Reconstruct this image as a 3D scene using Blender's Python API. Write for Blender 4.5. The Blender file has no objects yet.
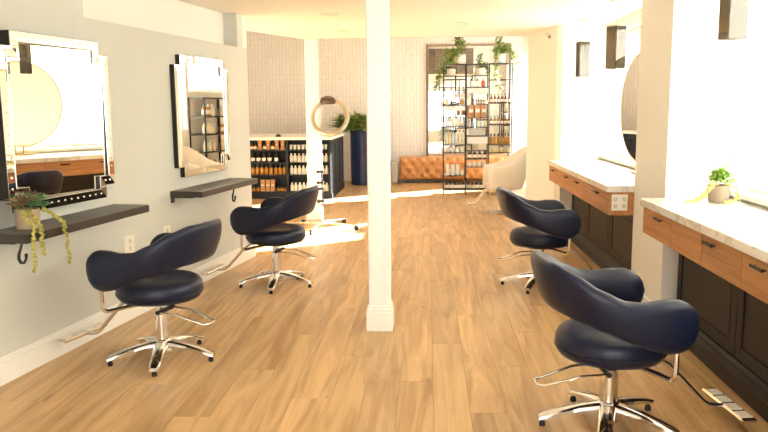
import bpy, math, random
from mathutils import Vector, Matrix
random.seed(7)
sc = bpy.context.scene
COL = sc.collection
PI = math.pi
D2R = math.radians

# ---------------------------------------------------------------- camera
FPX, CAMH = 740.0, 1.55
cam = bpy.data.cameras.new('camera')
cam.sensor_width = 36.0
cam.lens = FPX / 768.0 * 36.0
cam.clip_start = 0.05
cam_o = bpy.data.objects.new('camera', cam)
COL.objects.link(cam_o)
yaw, pitch, roll = math.atan(44 / FPX), math.atan(108 / FPX), D2R(0.5)
cam_o.matrix_world = (Matrix.Translation((0, 0, CAMH)) @ Matrix.Rotation(yaw, 4, 'Z')
                      @ Matrix.Rotation(PI / 2 - pitch, 4, 'X') @ Matrix.Rotation(-roll, 4, 'Z'))
sc.camera = cam_o

# ---------------------------------------------------------------- light
w = bpy.data.worlds.new('sky')
sc.world = w
w.use_nodes = True
wn = w.node_tree.nodes
wn['Background'].inputs[0].default_value = (1.0, 1.0, 0.985, 1)
wn['Background'].inputs[1].default_value = 1.8
sun = bpy.data.lights.new('sun', 'SUN')
sun.energy = 30.0
sun.angle = D2R(0.6)
sun.color = (1.0, 0.965, 0.90)
sun_o = bpy.data.objects.new('sun', sun)
COL.objects.link(sun_o)
sun_dir = Vector((-1.0, -0.72, -0.33 * math.hypot(1, .72))).normalized()
sun_o.rotation_euler = sun_dir.to_track_quat('-Z', 'Y').to_euler()
sun_o.location = (8, 14, 5)
sc.view_settings.view_transform = 'Standard'
sc.view_settings.look = 'None'
sc.view_settings.exposure = 2.22
sc.view_settings.gamma = 1.0
sc.view_settings.use_curve_mapping = False
sc.cycles.max_bounces = 10
sc.cycles.diffuse_bounces = 5
sc.cycles.glossy_bounces = 6
sc.cycles.transparent_max_bounces = 12
sc.cycles.caustics_reflective = True
sc.cycles.sample_clamp_indirect = 6.0

# ---------------------------------------------------------------- materials
MATS = {}


def mat(name, col=(.8, .8, .8), rough=.5, metal=0.0, spec=.5, noise=None, bump=0.0, bscale=60, coat=0.0):
    if name in MATS:
        return MATS[name]
    m = bpy.data.materials.new(name)
    m.use_nodes = True
    nt = m.node_tree
    b = nt.nodes['Principled BSDF']
    b.inputs['Base Color'].default_value = (*col, 1)
    b.inputs['Roughness'].default_value = rough
    b.inputs['Metallic'].default_value = metal
    b.inputs['Specular IOR Level'].default_value = spec
    if coat:
        b.inputs['Coat Weight'].default_value = coat
        b.inputs['Coat Roughness'].default_value = .1
    if noise or bump:
        tc = nt.nodes.new('ShaderNodeTexCoord')
        nz = nt.nodes.new('ShaderNodeTexNoise')
        nz.inputs['Scale'].default_value = noise[0] if noise else bscale
        nz.inputs['Detail'].default_value = 4
        nt.links.new(tc.outputs['Object'], nz.inputs['Vector'])
        if noise:
            rp = nt.nodes.new('ShaderNodeMapRange')
            rp.inputs['To Min'].default_value = 1 - noise[1]
            rp.inputs['To Max'].default_value = 1 + noise[1]
            nt.links.new(nz.outputs['Fac'], rp.inputs['Value'])
            vm = nt.nodes.new('ShaderNodeVectorMath')
            vm.operation = 'SCALE'
            vm.inputs[0].default_value = col
            nt.links.new(rp.outputs['Result'], vm.inputs['Scale'])
            nt.links.new(vm.outputs['Vector'], b.inputs['Base Color'])
        if bump:
            nz2 = nt.nodes.new('ShaderNodeTexNoise')
            nz2.inputs['Scale'].default_value = bscale
            nz2.inputs['Detail'].default_value = 3
            nt.links.new(tc.outputs['Object'], nz2.inputs['Vector'])
            bp = nt.nodes.new('ShaderNodeBump')
            bp.inputs['Strength'].default_value = bump
            bp.inputs['Distance'].default_value = .01
            nt.links.new(nz2.outputs['Fac'], bp.inputs['Height'])
            nt.links.new(bp.outputs['Normal'], b.inputs['Normal'])
    MATS[name] = m
    return m


def wood(name, dark, light, scale=(14, 1.2, 14), rough=.4, per_object=False, tone=.12, bump=.1, fine=True):
    m = bpy.data.materials.new(name)
    m.use_nodes = True
    nt = m.node_tree
    L = nt.links.new
    N = nt.nodes.new
    b = nt.nodes['Principled BSDF']
    tc = N('ShaderNodeTexCoord')
    mp = N('ShaderNodeMapping')
    mp.inputs['Scale'].default_value = scale
    L(tc.outputs['Object'], mp.inputs['Vector'])
    vec = mp.outputs['Vector']
    rnd = None
    if per_object:
        oi = N('ShaderNodeObjectInfo')
        ge = N('ShaderNodeNewGeometry')
        ad = N('ShaderNodeMath')
        ad.operation = 'ADD'
        L(oi.outputs['Random'], ad.inputs[0])
        L(ge.outputs['Random Per Island'], ad.inputs[1])
        fr = N('ShaderNodeMath')
        fr.operation = 'FRACT'
        L(ad.outputs[0], fr.inputs[0])
        rnd = fr.outputs[0]
        ml = N('ShaderNodeMath')
        ml.operation = 'MULTIPLY'
        ml.inputs[1].default_value = 57.0
        L(rnd, ml.inputs[0])
        va = N('ShaderNodeVectorMath')
        va.operation = 'ADD'
        cb = N('ShaderNodeCombineXYZ')
        for i in range(3):
            L(ml.outputs[0], cb.inputs[i])
        L(vec, va.inputs[0])
        L(cb.outputs[0], va.inputs[1])
        vec = va.outputs[0]
    n1 = N('ShaderNodeTexNoise')
    n1.inputs['Scale'].default_value = 1.0
    n1.inputs['Detail'].default_value = 5
    n1.inputs['Distortion'].default_value = 1.4
    L(vec, n1.inputs['Vector'])
    rp = N('ShaderNodeValToRGB')
    rp.color_ramp.elements[0].position = .30
    rp.color_ramp.elements[0].color = (*dark, 1)
    rp.color_ramp.elements[1].position = .62
    rp.color_ramp.elements[1].color = (*light, 1)
    L(n1.outputs['Fac'], rp.inputs['Fac'])
    colr = rp.outputs['Color']
    if fine:
        mp2 = N('ShaderNodeMapping')
        mp2.inputs['Scale'].default_value = tuple(s * 7 if s > 5 else s * 1.6 for s in scale)
        L(tc.outputs['Object'], mp2.inputs['Vector'])
        n2 = N('ShaderNodeTexNoise')
        n2.inputs['Scale'].default_value = 1.0
        n2.inputs['Detail'].default_value = 3
        L(mp2.outputs['Vector'], n2.inputs['Vector'])
        mr = N('ShaderNodeMapRange')
        mr.inputs['To Min'].default_value = .84
        mr.inputs['To Max'].default_value = 1.16
        L(n2.outputs['Fac'], mr.inputs['Value'])
        vm = N('ShaderNodeVectorMath')
        vm.operation = 'SCALE'
        L(colr, vm.inputs[0])
        L(mr.outputs['Result'], vm.inputs['Scale'])
        colr = vm.outputs['Vector']
    if rnd is not None:
        mr2 = N('ShaderNodeMapRange')
        mr2.inputs['To Min'].default_value = 1 - tone
        mr2.inputs['To Max'].default_value = 1 + tone
        L(rnd, mr2.inputs['Value'])
        vm2 = N('ShaderNodeVectorMath')
        vm2.operation = 'SCALE'
        L(colr, vm2.inputs[0])
        L(mr2.outputs['Result'], vm2.inputs['Scale'])
        colr = vm2.outputs['Vector']
    if per_object and tone > .06:
        vo = N('ShaderNodeTexVoronoi')
        vo.inputs['Scale'].default_value = 1.0
        mpk = N('ShaderNodeMapping')
        mpk.inputs['Scale'].default_value = (4.0, 1.7, 4.0)
        L(tc.outputs['Object'], mpk.inputs['Vector'])
        vk = N('ShaderNodeVectorMath')
        vk.operation = 'ADD'
        L(mpk.outputs['Vector'], vk.inputs[0])
        L(cb.outputs[0], vk.inputs[1])
        L(vk.outputs[0], vo.inputs['Vector'])
        mk = N('ShaderNodeMapRange')
        mk.inputs['From Min'].default_value = .02
        mk.inputs['From Max'].default_value = .11
        mk.inputs['To Min'].default_value = .60
        mk.inputs['To Max'].default_value = 1.0
        L(vo.outputs['Distance'], mk.inputs['Value'])
        vkm = N('ShaderNodeVectorMath')
        vkm.operation = 'SCALE'
        L(colr, vkm.inputs[0])
        L(mk.outputs['Result'], vkm.inputs['Scale'])
        colr = vkm.outputs['Vector']
    L(colr, b.inputs['Base Color'])
    b.inputs['Roughness'].default_value = rough
    if bump:
        bp = N('ShaderNodeBump')
        bp.inputs['Strength'].default_value = bump
        bp.inputs['Distance'].default_value = .004
        L(n1.outputs['Fac'], bp.inputs['Height'])
        L(bp.outputs['Normal'], b.inputs['Normal'])
    MATS[name] = m
    return m


M_FLOOR = wood('oak_plank', (.42, .235, .092), (.65, .42, .195), (10, .9, 10), .36, True, .10, .05)
M_SUB = mat('floor_joint', (.22, .13, .07), .8)
M_DRAWER = wood('drawer_wood', (.36, .145, .042), (.52, .235, .078), (30, 1.3, 30), .45, True, .05, .05)
M_SHELF = wood('weathered_shelf', (.022, .017, .012), (.05, .04, .03), (16, 1.2, 16), .35, False, .1, .08)
M_BEAM = wood('taupe_wood', (.17, .125, .085), (.30, .235, .165), (1.2, 12, 12), .6, True, .18, .1)
M_WALL = mat('wall_sage_grey', (.60, .605, .555), .7, noise=(2, .02), bump=.04, bscale=90)
M_CREAM = mat('wall_cream', (.86, .84, .775), .65, noise=(2, .015), bump=.03, bscale=90)
M_CEIL = mat('ceiling_cream', (.86, .825, .75), .8, noise=(1.5, .015))
M_TRIM = mat('trim_white', (.87, .85, .79), .4)
M_CHROME = mat('chrome', (.80, .79, .77), .11, 1.0)
M_STEEL = mat('brushed_steel', (.62, .58, .52), .3, 1.0)
M_BLACK = mat('black_metal', (.018, .016, .014), .45, .3)
M_ETAG = mat('bronzed_metal', (.045, .038, .030), .45, .4)
M_RUB = mat('black_rubber', (.012, .011, .010), .6)
M_NAVY = mat('navy_leather', (.0056, .0098, .029), .36, spec=.35, bump=.06, bscale=220)
M_CABINET = mat('charcoal_paint', (.009, .0075, .006), .5, spec=.3)
M_DESK = mat('slate_paint', (.013, .017, .024), .5, spec=.25)
M_MIRROR = mat('mirror_glass', (.93, .93, .90), .004, 1.0)
M_BRASS = mat('brass', (.62, .47, .25), .22, 1.0)
M_GOLDTUBE = mat('champagne_tube', (.50, .46, .38), .3, .7)
M_PLATE = mat('outlet_plastic', (.86, .82, .72), .35)
M_SLOT = mat('outlet_slot', (.12, .11, .1), .5)
M_WHITE = mat('white_plastic', (.70, .68, .62), .35)
M_CREAMLEATHER = mat('cream_leather', (.70, .63, .52), .4, bump=.05, bscale=120)
M_TAN = mat('tan_leather', (.62, .31, .12), .45, noise=(9, .1), bump=.05, bscale=150)
M_POT = mat('stone_pot', (.42, .31, .21), .8, noise=(30, .12), bump=.15, bscale=60)
M_POTP = mat('speckled_pot', (.33, .27, .20), .8, noise=(40, .12), bump=.1, bscale=60)
M_POTW = mat('white_pot', (.78, .72, .62), .6, noise=(20, .05))
M_BLUE = mat('cobalt_glaze', (.012, .028, .10), .25, noise=(6, .2))
M_SOIL = mat('soil', (.05, .035, .02), .95, bump=.4, bscale=80)
M_AMBER = mat('amber_glass', (.20, .06, .012), .12, coat=.3)
M_HONEY = mat('honey_liquid', (.42, .19, .02), .2, coat=.3)
M_DARKB = mat('dark_bottle', (.03, .018, .012), .18, coat=.3)
M_LABEL = mat('paper_label', (.80, .73, .60), .6)
M_CAPB = mat('black_cap', (.015, .014, .013), .4)
M_KRAFT = wood('kraft_box', (.36, .17, .07), (.50, .27, .12), (10, 10, 2), .6, False, .1, .03)
M_PASTEL_G = mat('pale_green_plastic', (.62, .72, .55), .35)
M_PASTEL_B = mat('pale_blue_plastic', (.58, .70, .72), .35)
M_PASTEL_P = mat('pale_pink_plastic', (.80, .62, .55), .35)
M_PASTEL_Y = mat('butter_plastic', (.82, .70, .36), .35)
M_RED = mat('red_plastic', (.60, .12, .06), .35)
M_STEM = mat('plant_stem', (.20, .22, .07), .7)
M_BROWNHEAD = mat('lamp_head_brown', (.07, .045, .03), .4)
M_GREYSTUFF = mat('grey_fabric', (.42, .40, .36), .8)


def leafmat(name, c1, c2):
    m = bpy.data.materials.new(name)
    m.use_nodes = True
    nt = m.node_tree
    b = nt.nodes['Principled BSDF']
    g = nt.nodes.new('ShaderNodeNewGeometry')
    rp = nt.nodes.new('ShaderNodeValToRGB')
    rp.color_ramp.elements[0].color = (*c1, 1)
    rp.color_ramp.elements[1].color = (*c2, 1)
    nt.links.new(g.outputs['Random Per Island'], rp.inputs['Fac'])
    nt.links.new(rp.outputs['Color'], b.inputs['Base Color'])
    b.inputs['Roughness'].default_value = .5
    MATS[name] = m
    return m


M_LEAF_SUC = leafmat('succulent_leaf', (.09, .22, .08), (.26, .42, .20))
M_LEAF_TIP = leafmat('succulent_red_leaf', (.20, .09, .05), (.30, .22, .10))
M_LEAF_TRAIL = leafmat('trailing_leaf', (.32, .31, .045), (.50, .46, .12))
M_LEAF_BRIGHT = leafmat('bright_leaf', (.13, .30, .03), (.36, .52, .08))
M_LEAF_GOLD = leafmat('golden_bud', (.62, .44, .14), (.80, .64, .30))
M_LEAF_FAR = leafmat('ivy_leaf', (.12, .22, .03), (.34, .42, .09))
M_LEAF_DESK = leafmat('desk_leaf', (.08, .17, .03), (.28, .36, .09))


def marble():
    m = bpy.data.materials.new('marble_top')
    m.use_nodes = True
    nt = m.node_tree
    b = nt.nodes['Principled BSDF']
    tc = nt.nodes.new('ShaderNodeTexCoord')
    nz = nt.nodes.new('ShaderNodeTexNoise')
    nz.inputs['Scale'].default_value = 2.2
    nz.inputs['Detail'].default_value = 7
    nz.inputs['Distortion'].default_value = 1.8
    nt.links.new(tc.outputs['Object'], nz.inputs['Vector'])
    rp = nt.nodes.new('ShaderNodeValToRGB')
    e = rp.color_ramp.elements
    e[0].position, e[0].color = .455, (.80, .77, .70, 1)
    e[1].position, e[1].color = .525, (.80, .77, .70, 1)
    v = e.new(.485)
    v.color = (.60, .57, .51, 1)
    nt.links.new(nz.outputs['Fac'], rp.inputs['Fac'])
    nt.links.new(rp.outputs['Color'], b.inputs['Base Color'])
    b.inputs['Roughness'].default_value = .18
    return m


M_MARBLE = marble()


def tilemat():
    m = bpy.data.materials.new('wall_tile')
    m.use_nodes = True
    nt = m.node_tree
    b = nt.nodes['Principled BSDF']
    tc = nt.nodes.new('ShaderNodeTexCoord')
    sp = nt.nodes.new('ShaderNodeSeparateXYZ')
    cb = nt.nodes.new('ShaderNodeCombineXYZ')
    nt.links.new(tc.outputs['Object'], sp.inputs[0])
    nt.links.new(sp.outputs['Z'], cb.inputs['X'])
    nt.links.new(sp.outputs['X'], cb.inputs['Y'])
    bk = nt.nodes.new('ShaderNodeTexBrick')
    bk.inputs['Color1'].default_value = (.86, .84, .80, 1)
    bk.inputs['Color2'].default_value = (.82, .79, .75, 1)
    bk.inputs['Mortar'].default_value = (.68, .65, .61, 1)
    bk.inputs['Scale'].default_value = 1.0
    bk.inputs['Mortar Size'].default_value = .006
    bk.inputs['Brick Width'].default_value = .24
    bk.inputs['Row Height'].default_value = .075
    nt.links.new(cb.outputs[0], bk.inputs['Vector'])
    nt.links.new(bk.outputs['Color'], b.inputs['Base Color'])
    bp = nt.nodes.new('ShaderNodeBump')
    bp.inputs['Strength'].default_value = .4
    bp.inputs['Distance'].default_value = .004
    bp.invert = True
    nt.links.new(bk.outputs['Fac'], bp.inputs['Height'])
    nt.links.new(bp.outputs['Normal'], b.inputs['Normal'])
    b.inputs['Roughness'].default_value = .3
    return m


M_TILE = tilemat()


def glassmat(name, tint, mix):
    m = bpy.data.materials.new(name)
    m.use_nodes = True
    nt = m.node_tree
    nt.nodes.remove(nt.nodes['Principled BSDF'])
    out = nt.nodes['Material Output']
    tr = nt.nodes.new('ShaderNodeBsdfTransparent')
    tr.inputs[0].default_value = (*tint, 1)
    gl = nt.nodes.new('ShaderNodeBsdfGlossy')
    gl.inputs['Roughness'].default_value = .02
    mx = nt.nodes.new('ShaderNodeMixShader')
    mx.inputs[0].default_value = mix
    nt.links.new(tr.outputs[0], mx.inputs[1])
    nt.links.new(gl.outputs[0], mx.inputs[2])
    nt.links.new(mx.outputs[0], out.inputs[0])
    return m


M_GLASS = glassmat('window_glass', (.96, .97, .96), .05)
M_SMOKE = glassmat('smoked_glass', (.42, .38, .31), .12)


def shademat():  # translucent cloth of the added blinds, spreads the sun into soft light
    m = bpy.data.materials.new('added_sheer_shade')
    m.use_nodes = True
    nt = m.node_tree
    nt.nodes.remove(nt.nodes['Principled BSDF'])
    out = nt.nodes['Material Output']
    df = nt.nodes.new('ShaderNodeBsdfDiffuse')
    df.inputs[0].default_value = (.80, .78, .72, 1)
    tl = nt.nodes.new('ShaderNodeBsdfTranslucent')
    tl.inputs[0].default_value = (.72, .71, .68, 1)
    mx = nt.nodes.new('ShaderNodeMixShader')
    mx.inputs[0].default_value = .6
    nt.links.new(df.outputs[0], mx.inputs[1])
    nt.links.new(tl.outputs[0], mx.inputs[2])
    nt.links.new(mx.outputs[0], out.inputs[0])
    return m


M_SHADE = shademat()


# ---------------------------------------------------------------- geometry helpers
class MB:
    def __init__(s):
        s.v = []
        s.f = []

    def add(s, vs, fs):
        o = len(s.v)
        s.v += [tuple(v) for v in vs]
        s.f += [tuple(i + o for i in f) for f in fs]
        return s

    def box(s, x0, x1, y0, y1, z0, z1):
        return s.add([(x0, y0, z0), (x1, y0, z0), (x1, y1, z0), (x0, y1, z0), (x0, y0, z1), (x1, y0, z1), (x1, y1, z1), (x0, y1, z1)],
                     [(3, 2, 1, 0), (4, 5, 6, 7), (0, 1, 5, 4), (1, 2, 6, 5), (2, 3, 7, 6), (3, 0, 4, 7)])

    def rbox(s, x0, x1, y0, y1, z0, z1, b=.006):
        # box with chamfered edges
        X, Y, Z = (x0, x1), (y0, y1), (z0, z1)
        vs, idx = [], {}
        for i in (0, 1):
            for j in (0, 1):
                for k in (0, 1):
                    for a in range(3):
                        p = [X[i], Y[j], Z[k]]
                        for c, e in enumerate((i, j, k)):
                            if c != a:
                                p[c] += b if e == 0 else -b
                        idx[(i, j, k, a)] = len(vs)
                        vs.append(tuple(p))
        fs = []
        for a in range(3):
            for e in (0, 1):
                u, w_ = [c for c in range(3) if c != a]
                q = []
                for (m, n) in ((0, 0), (1, 0), (1, 1), (0, 1)):
                    t = [0, 0, 0]
                    t[a], t[u], t[w_] = e, m, n
                    q.append(idx[(*t, a)])
                fs.append(tuple(q if (e == 1) == (a != 1) else q[::-1]))
        for a in range(3):
            u, w_ = [c for c in range(3) if c != a]
            for m in (0, 1):
                for n in (0, 1):
                    t0 = [0, 0, 0]
                    t0[u], t0[w_] = m, n
                    t1 = list(t0)
                    t1[a] = 1
                    q = (idx[(*t0, u)], idx[(*t1, u)], idx[(*t1, w_)], idx[(*t0, w_)])
                    fs.append(q)
        for i in (0, 1):
            for j in (0, 1):
                for k in (0, 1):
                    fs.append(tuple(idx[(i, j, k, a)] for a in range(3)))
        return s.add(vs, fs)

    def prism(s, poly, z0, z1):
        n = len(poly)
        vs = [(x, y, z0) for x, y in poly] + [(x, y, z1) for x, y in poly]
        fs = [tuple(range(n - 1, -1, -1)), tuple(range(n, 2 * n))]
        fs += [(i, (i + 1) % n, n + (i + 1) % n, n + i) for i in range(n)]
        return s.add(vs, fs)

    def lathe(s, prof, n=20, cx=0, cy=0, closed=True):
        vs, fs = [], []
        for r, z in prof:
            for k in range(n):
                a = 2 * PI * k / n
                vs.append((cx + r * math.cos(a), cy + r * math.sin(a), z))
        for i in range(len(prof) - 1):
            for k in range(n):
                k2 = (k + 1) % n
                fs.append((i * n + k, i * n + k2, (i + 1) * n + k2, (i + 1) * n + k))
        if closed:
            fs.append(tuple(range(n - 1, -1, -1)))
            fs.append(tuple((len(prof) - 1) * n + k for k in range(n)))
        return s.add(vs, fs)

    def tube(s, pts, r, n=8, closed=False):
        P = [Vector(p) for p in pts]
        m = len(P)
        vs, fs = [], []
        up = Vector((0, 0, 1))
        prev = None
        for i in range(m):
            if closed:
                t = (P[(i + 1) % m] - P[i - 1]).normalized()
            else:
                t = (P[min(i + 1, m - 1)] - P[max(i - 1, 0)]).normalized()
            if prev is None:
                a = t.cross(up)
                if a.length < 1e-3:
                    a = t.cross(Vector((1, 0, 0)))
                a.normalize()
            else:
                a = prev - t * prev.dot(t)
                a.normalize()
            prev = a
            b_ = t.cross(a)
            rr = r[i] if isinstance(r, (list, tuple)) else r
            for k in range(n):
                g = 2 * PI * k / n
                vs.append(tuple(P[i] + a * (rr * math.cos(g)) + b_ * (rr * math.sin(g))))
        for i in range(m if closed else m - 1):
            i2 = (i + 1) % m
            for k in range(n):
                k2 = (k + 1) % n
                fs.append((i * n + k, i * n + k2, i2 * n + k2, i2 * n + k))
        if not closed:
            fs.append(tuple(range(n - 1, -1, -1)))
            fs.append(tuple((m - 1) * n + k for k in range(n)))
        return s.add(vs, fs)

    def loft(s, rings, cap=True):
        n = len(rings[0])
        vs = [p for r in rings for p in r]
        fs = []
        for i in range(len(rings) - 1):
            for k in range(n):
                k2 = (k + 1) % n
                fs.append((i * n + k, i * n + k2, (i + 1) * n + k2, (i + 1) * n + k))
        if cap:
            fs.append(tuple(range(n - 1, -1, -1)))
            fs.append(tuple((len(rings) - 1) * n + k for k in range(n)))
        return s.add(vs, fs)

    def leaf(s, p, d, up, ln, wd, bend=.2):
        p, d = Vector(p), Vector(d).normalized()
        side = d.cross(Vector(up))
        if side.length < 1e-3:
            side = d.cross(Vector((1, 0, 0)))
        side.normalize()
        nn = side.cross(d)
        a = p + d * ln * .45 + nn * ln * bend * .5
        return s.add([p, a + side * wd / 2 - nn * wd * .12, p + d * ln, a - side * wd / 2 - nn * wd * .12, a + nn * wd * .06],
                     [(0, 1, 4), (1, 2, 4), (2, 3, 4), (3, 0, 4)])

    def blob(s, c, rx, ry, rz, n=6, m=4):
        vs, fs = [], []
        for i in range(m + 1):
            t = PI * i / m
            for k in range(n):
                a = 2 * PI * k / n
                vs.append((c[0] + rx * math.sin(t) * math.cos(a), c[1] + ry * math.sin(t) * math.sin(a), c[2] - rz * math.cos(t)))
        for i in range(m):
            for k in range(n):
                k2 = (k + 1) % n
                fs.append((i * n + k, i * n + k2, (i + 1) * n + k2, (i + 1) * n + k))
        return s.add(vs, fs)

    def build(s, name, m, parent=None, smooth=False, angle=35):
        me = bpy.data.meshes.new(name)
        me.from_pydata(s.v, [], s.f)
        me.validate()
        import bmesh
        bm = bmesh.new()
        bm.from_mesh(me)
        bmesh.ops.remove_doubles(bm, verts=bm.verts, dist=1e-5)
        bmesh.ops.recalc_face_normals(bm, faces=bm.faces)
        if smooth:
            ca = math.cos(D2R(angle))
            for f in bm.faces:
                f.smooth = True
            for e in bm.edges:
                if len(e.link_faces) == 2:
                    e.smooth = e.link_faces[0].normal.dot(e.link_faces[1].normal) > ca
        bm.to_mesh(me)
        bm.free()
        me.materials.append(m)
        o = bpy.data.objects.new(name, me)
        COL.objects.link(o)
        if parent:
            o.parent = parent
        return o


def tag(o, label, cat, group=None, kind=None):
    if label:
        o['label'] = label
    if cat:
        o['category'] = cat
    if group:
        o['group'] = group
    if kind:
        o['kind'] = kind
    return o


def thing(name, label, cat, loc=(0, 0, 0), rz=0, group=None):
    o = bpy.data.objects.new(name, None)
    o.empty_display_size = .1
    COL.objects.link(o)
    o.location = loc
    o.rotation_euler = (0, 0, rz)
    return tag(o, label, cat, group)


def struct(o):
    o['kind'] = 'structure'
    return o


def dup(root, loc, rz=None, label=None, group=None):
    r = root.copy()
    COL.objects.link(r)
    r.location = loc
    if rz is not None:
        r.rotation_euler = (0, 0, rz)
    if label:
        r['label'] = label
    if group:
        r['group'] = group
    for ch in root.children:
        c = ch.copy()
        COL.objects.link(c)
        c.parent = r
        for g in ch.children:
            d = g.copy()
            COL.objects.link(d)
            d.parent = c
    return r


def interp(tab, x):
    for (a, va), (b, vb) in zip(tab, tab[1:]):
        if x <= b:
            t = (x - a) / (b - a) if b > a else 0
            t = t * t * (3 - 2 * t) * .5 + t * .5
            return va + (vb - va) * t
    return tab[-1][1]


# ================================================================= THE SETTING
CEIL, CEIL_HI = 2.49, 3.20
BACK_Y = 15.9
WINX = 2.10            # plane of the bay windows on the right
ANG = math.atan(.1582)  # the left wall runs at an angle to the floor boards
WP0 = Vector((-2.44, 3.911, 0))
WD = Vector((math.sin(ANG), math.cos(ANG), 0))
WN = Vector((math.cos(ANG), -math.sin(ANG), 0))
LROT = math.atan2(WD.y, WD.x)  # local x along the wall, local -y into the room


def wl(s_, off, z):
    p = WP0 + WD * s_ + WN * off
    return Vector((p.x, p.y, z))


# floor -----------------------------------------------------------
floor = struct(MB().box(-5.2, 2.75, -3.2, 16.1, -.06, -.010).build('floor', M_SUB))
PWID, PLEN = .19, 1.82
plank_me = None
planks = []
row = 0
x = -5.1
while x < 2.7:
    off = (row * .61803 % 1.0) * PLEN
    y = -3.1 - off
    while y < 16:
        planks.append((x, y))
        y += PLEN
    x += PWID
    row += 1
mw = cam_o.matrix_world.inverted()


def in_view(px, py):
    for a in (.1, .5, .9):
        p = mw @ Vector((px + PWID / 2, py + PLEN * a, 0))
        if p.z < -.4:
            u, v = -p.x / p.z * FPX, -p.y / p.z * FPX
            if abs(u) < 384 and abs(v) < 216:
                yy = py + PLEN * a
                xl = WP0.x + (yy - WP0.y) * .1582 if yy < 7.65 else -4.4
                if px + PWID > xl and px < 2.1:
                    return True
    return False


vis = sorted([p for p in planks if in_view(*p)], key=lambda p: p[0] ** 2 + (p[1] + 1) ** 2)[:296]
vs_ = set(vis)
pm = MB().rbox(0.0004, PWID - .0004, 0.0004, PLEN - .0004, -.012, 0, .0012).build('plank', M_FLOOR, floor)
pm.location = (vis[0][0], vis[0][1], 0)
for p in vis[1:]:
    o = pm.copy()
    COL.objects.link(o)
    o.location = (p[0], p[1], 0)
rest = MB()
for p in planks:
    if p not in vs_:
        rest.box(p[0] + .0005, p[0] + PWID - .0005, max(p[1], -3.1) + .0005, min(p[1] + PLEN, 16.0) - .0005, -.012, 0)
o = rest.build('plank_field', M_FLOOR, floor)
o['kind'] = 'stuff'

# left wall with the high recess ------------------------------------
lw = MB()
S0, S1, R0, R1, RZ, TH, RD = -7.4, 3.785, 1.03, 3.55, 2.163, .22, .14


def lbox(mb, a, b, o0, o1, z0, z1):
    ps = [wl(a, o0, z0), wl(b, o0, z0), wl(b, o1, z0), wl(a, o1, z0)]
    ps += [Vector((p.x, p.y, z1)) for p in ps]
    mb.add(ps, [(3, 2, 1, 0), (4, 5, 6, 7), (0, 1, 5, 4), (1, 2, 6, 5), (2, 3, 7, 6), (3, 0, 4, 7)])
    return mb


lbox(lw, S0, S1, -TH, 0, 0, RZ)
lbox(lw, S0, R0, -TH, 0, RZ, CEIL + .02)
lbox(lw, R1, S1 - .1, -TH, 0, RZ, CEIL + .02)
struct(lw.build('wall_left', M_WALL))
struct(lbox(lbox(MB(), R0, R1, -TH, -RD, RZ, CEIL + .02), S1 - .1, S1, -TH, .001, RZ, CEIL + .02).build('wall_left_recess', M_CREAM))
bb = MB()
lbox(bb, S0, S1 + .015, 0, .016, 0, .125)
lbox(bb, S0, S1 + .012, 0, .011, .125, .148)
lbox(bb, S0, S1 + .008, 0, .007, .148, .160)
struct(bb.build('baseboard_left', M_TRIM))
# wall returning behind the end of the left wall
c0 = wl(S1, -TH, 0)
struct(MB().prism([(c0.x, c0.y), (c0.x, c0.y - .2), (-4.9, 7.0), (-4.9, 7.2)], 0, CEIL_HI).build('wall_return', M_CREAM))
struct(MB().box(-4.9, -4.7, 7.0, BACK_Y, 0, CEIL_HI).build('wall_far_left', M_CREAM))
struct(MB().box(-4.9, 2.75, BACK_Y, BACK_Y + .2, 0, CEIL_HI + .1).build('wall_back', M_TILE))
# wall behind the camera, unseen; its wide opening is added to let in sky fill
rw = MB()
rw.box(-4.6, 2.75, -3.2, -3.0, 0, .5).box(-4.6, 2.75, -3.2, -3.0, 2.3, CEIL + .02).box(-4.6, -2.4, -3.2, -3.0, .5, 2.3).box(1.7, 2.75, -3.2, -3.0, .5, 2.3)
struct(rw.build('wall_rear', M_CREAM))

# right wall: two window bays between piers ------------------------
TX = WINX + .2
P1a, P1b = 5.20, 5.97     # pier between the two counters
P2a, P2b = 8.98, 10.25     # pier after the far counter
SILL, HEAD = .97, 2.36
rw = MB()
rw.box(WINX, TX, -3.2, P2b, 0, SILL)
rw.box(WINX, TX, -3.2, P2b, HEAD, CEIL + .02)
rw.box(WINX, TX, -3.2, 1.6, SILL, HEAD)
struct(rw.build('wall_right', M_CREAM))
pr = MB().box(1.645, TX, P1a, P1b, 0, CEIL + .02)
struct(pr.build('wall_right_pier', M_CREAM))
pr = MB().prism([(TX, P2a), (1.59, P2a), (1.53, 9.06), (1.345, 10.2), (TX, P2b)], 0, CEIL_HI)
struct(pr.build('wall_right_far_pier', M_CREAM))
pb = MB()
for (x0, x1, y0, y1) in ((1.631, 1.645, P1a, P1b), ):
    pb.box(x0, x1, y0, y1, 0, .125)
pb.prism([(1.517, 9.06), (1.53, 9.06), (1.345, 10.2), (1.331, 10.2)], 0, .125)
struct(pb.build('baseboard_right', M_TRIM))


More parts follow.
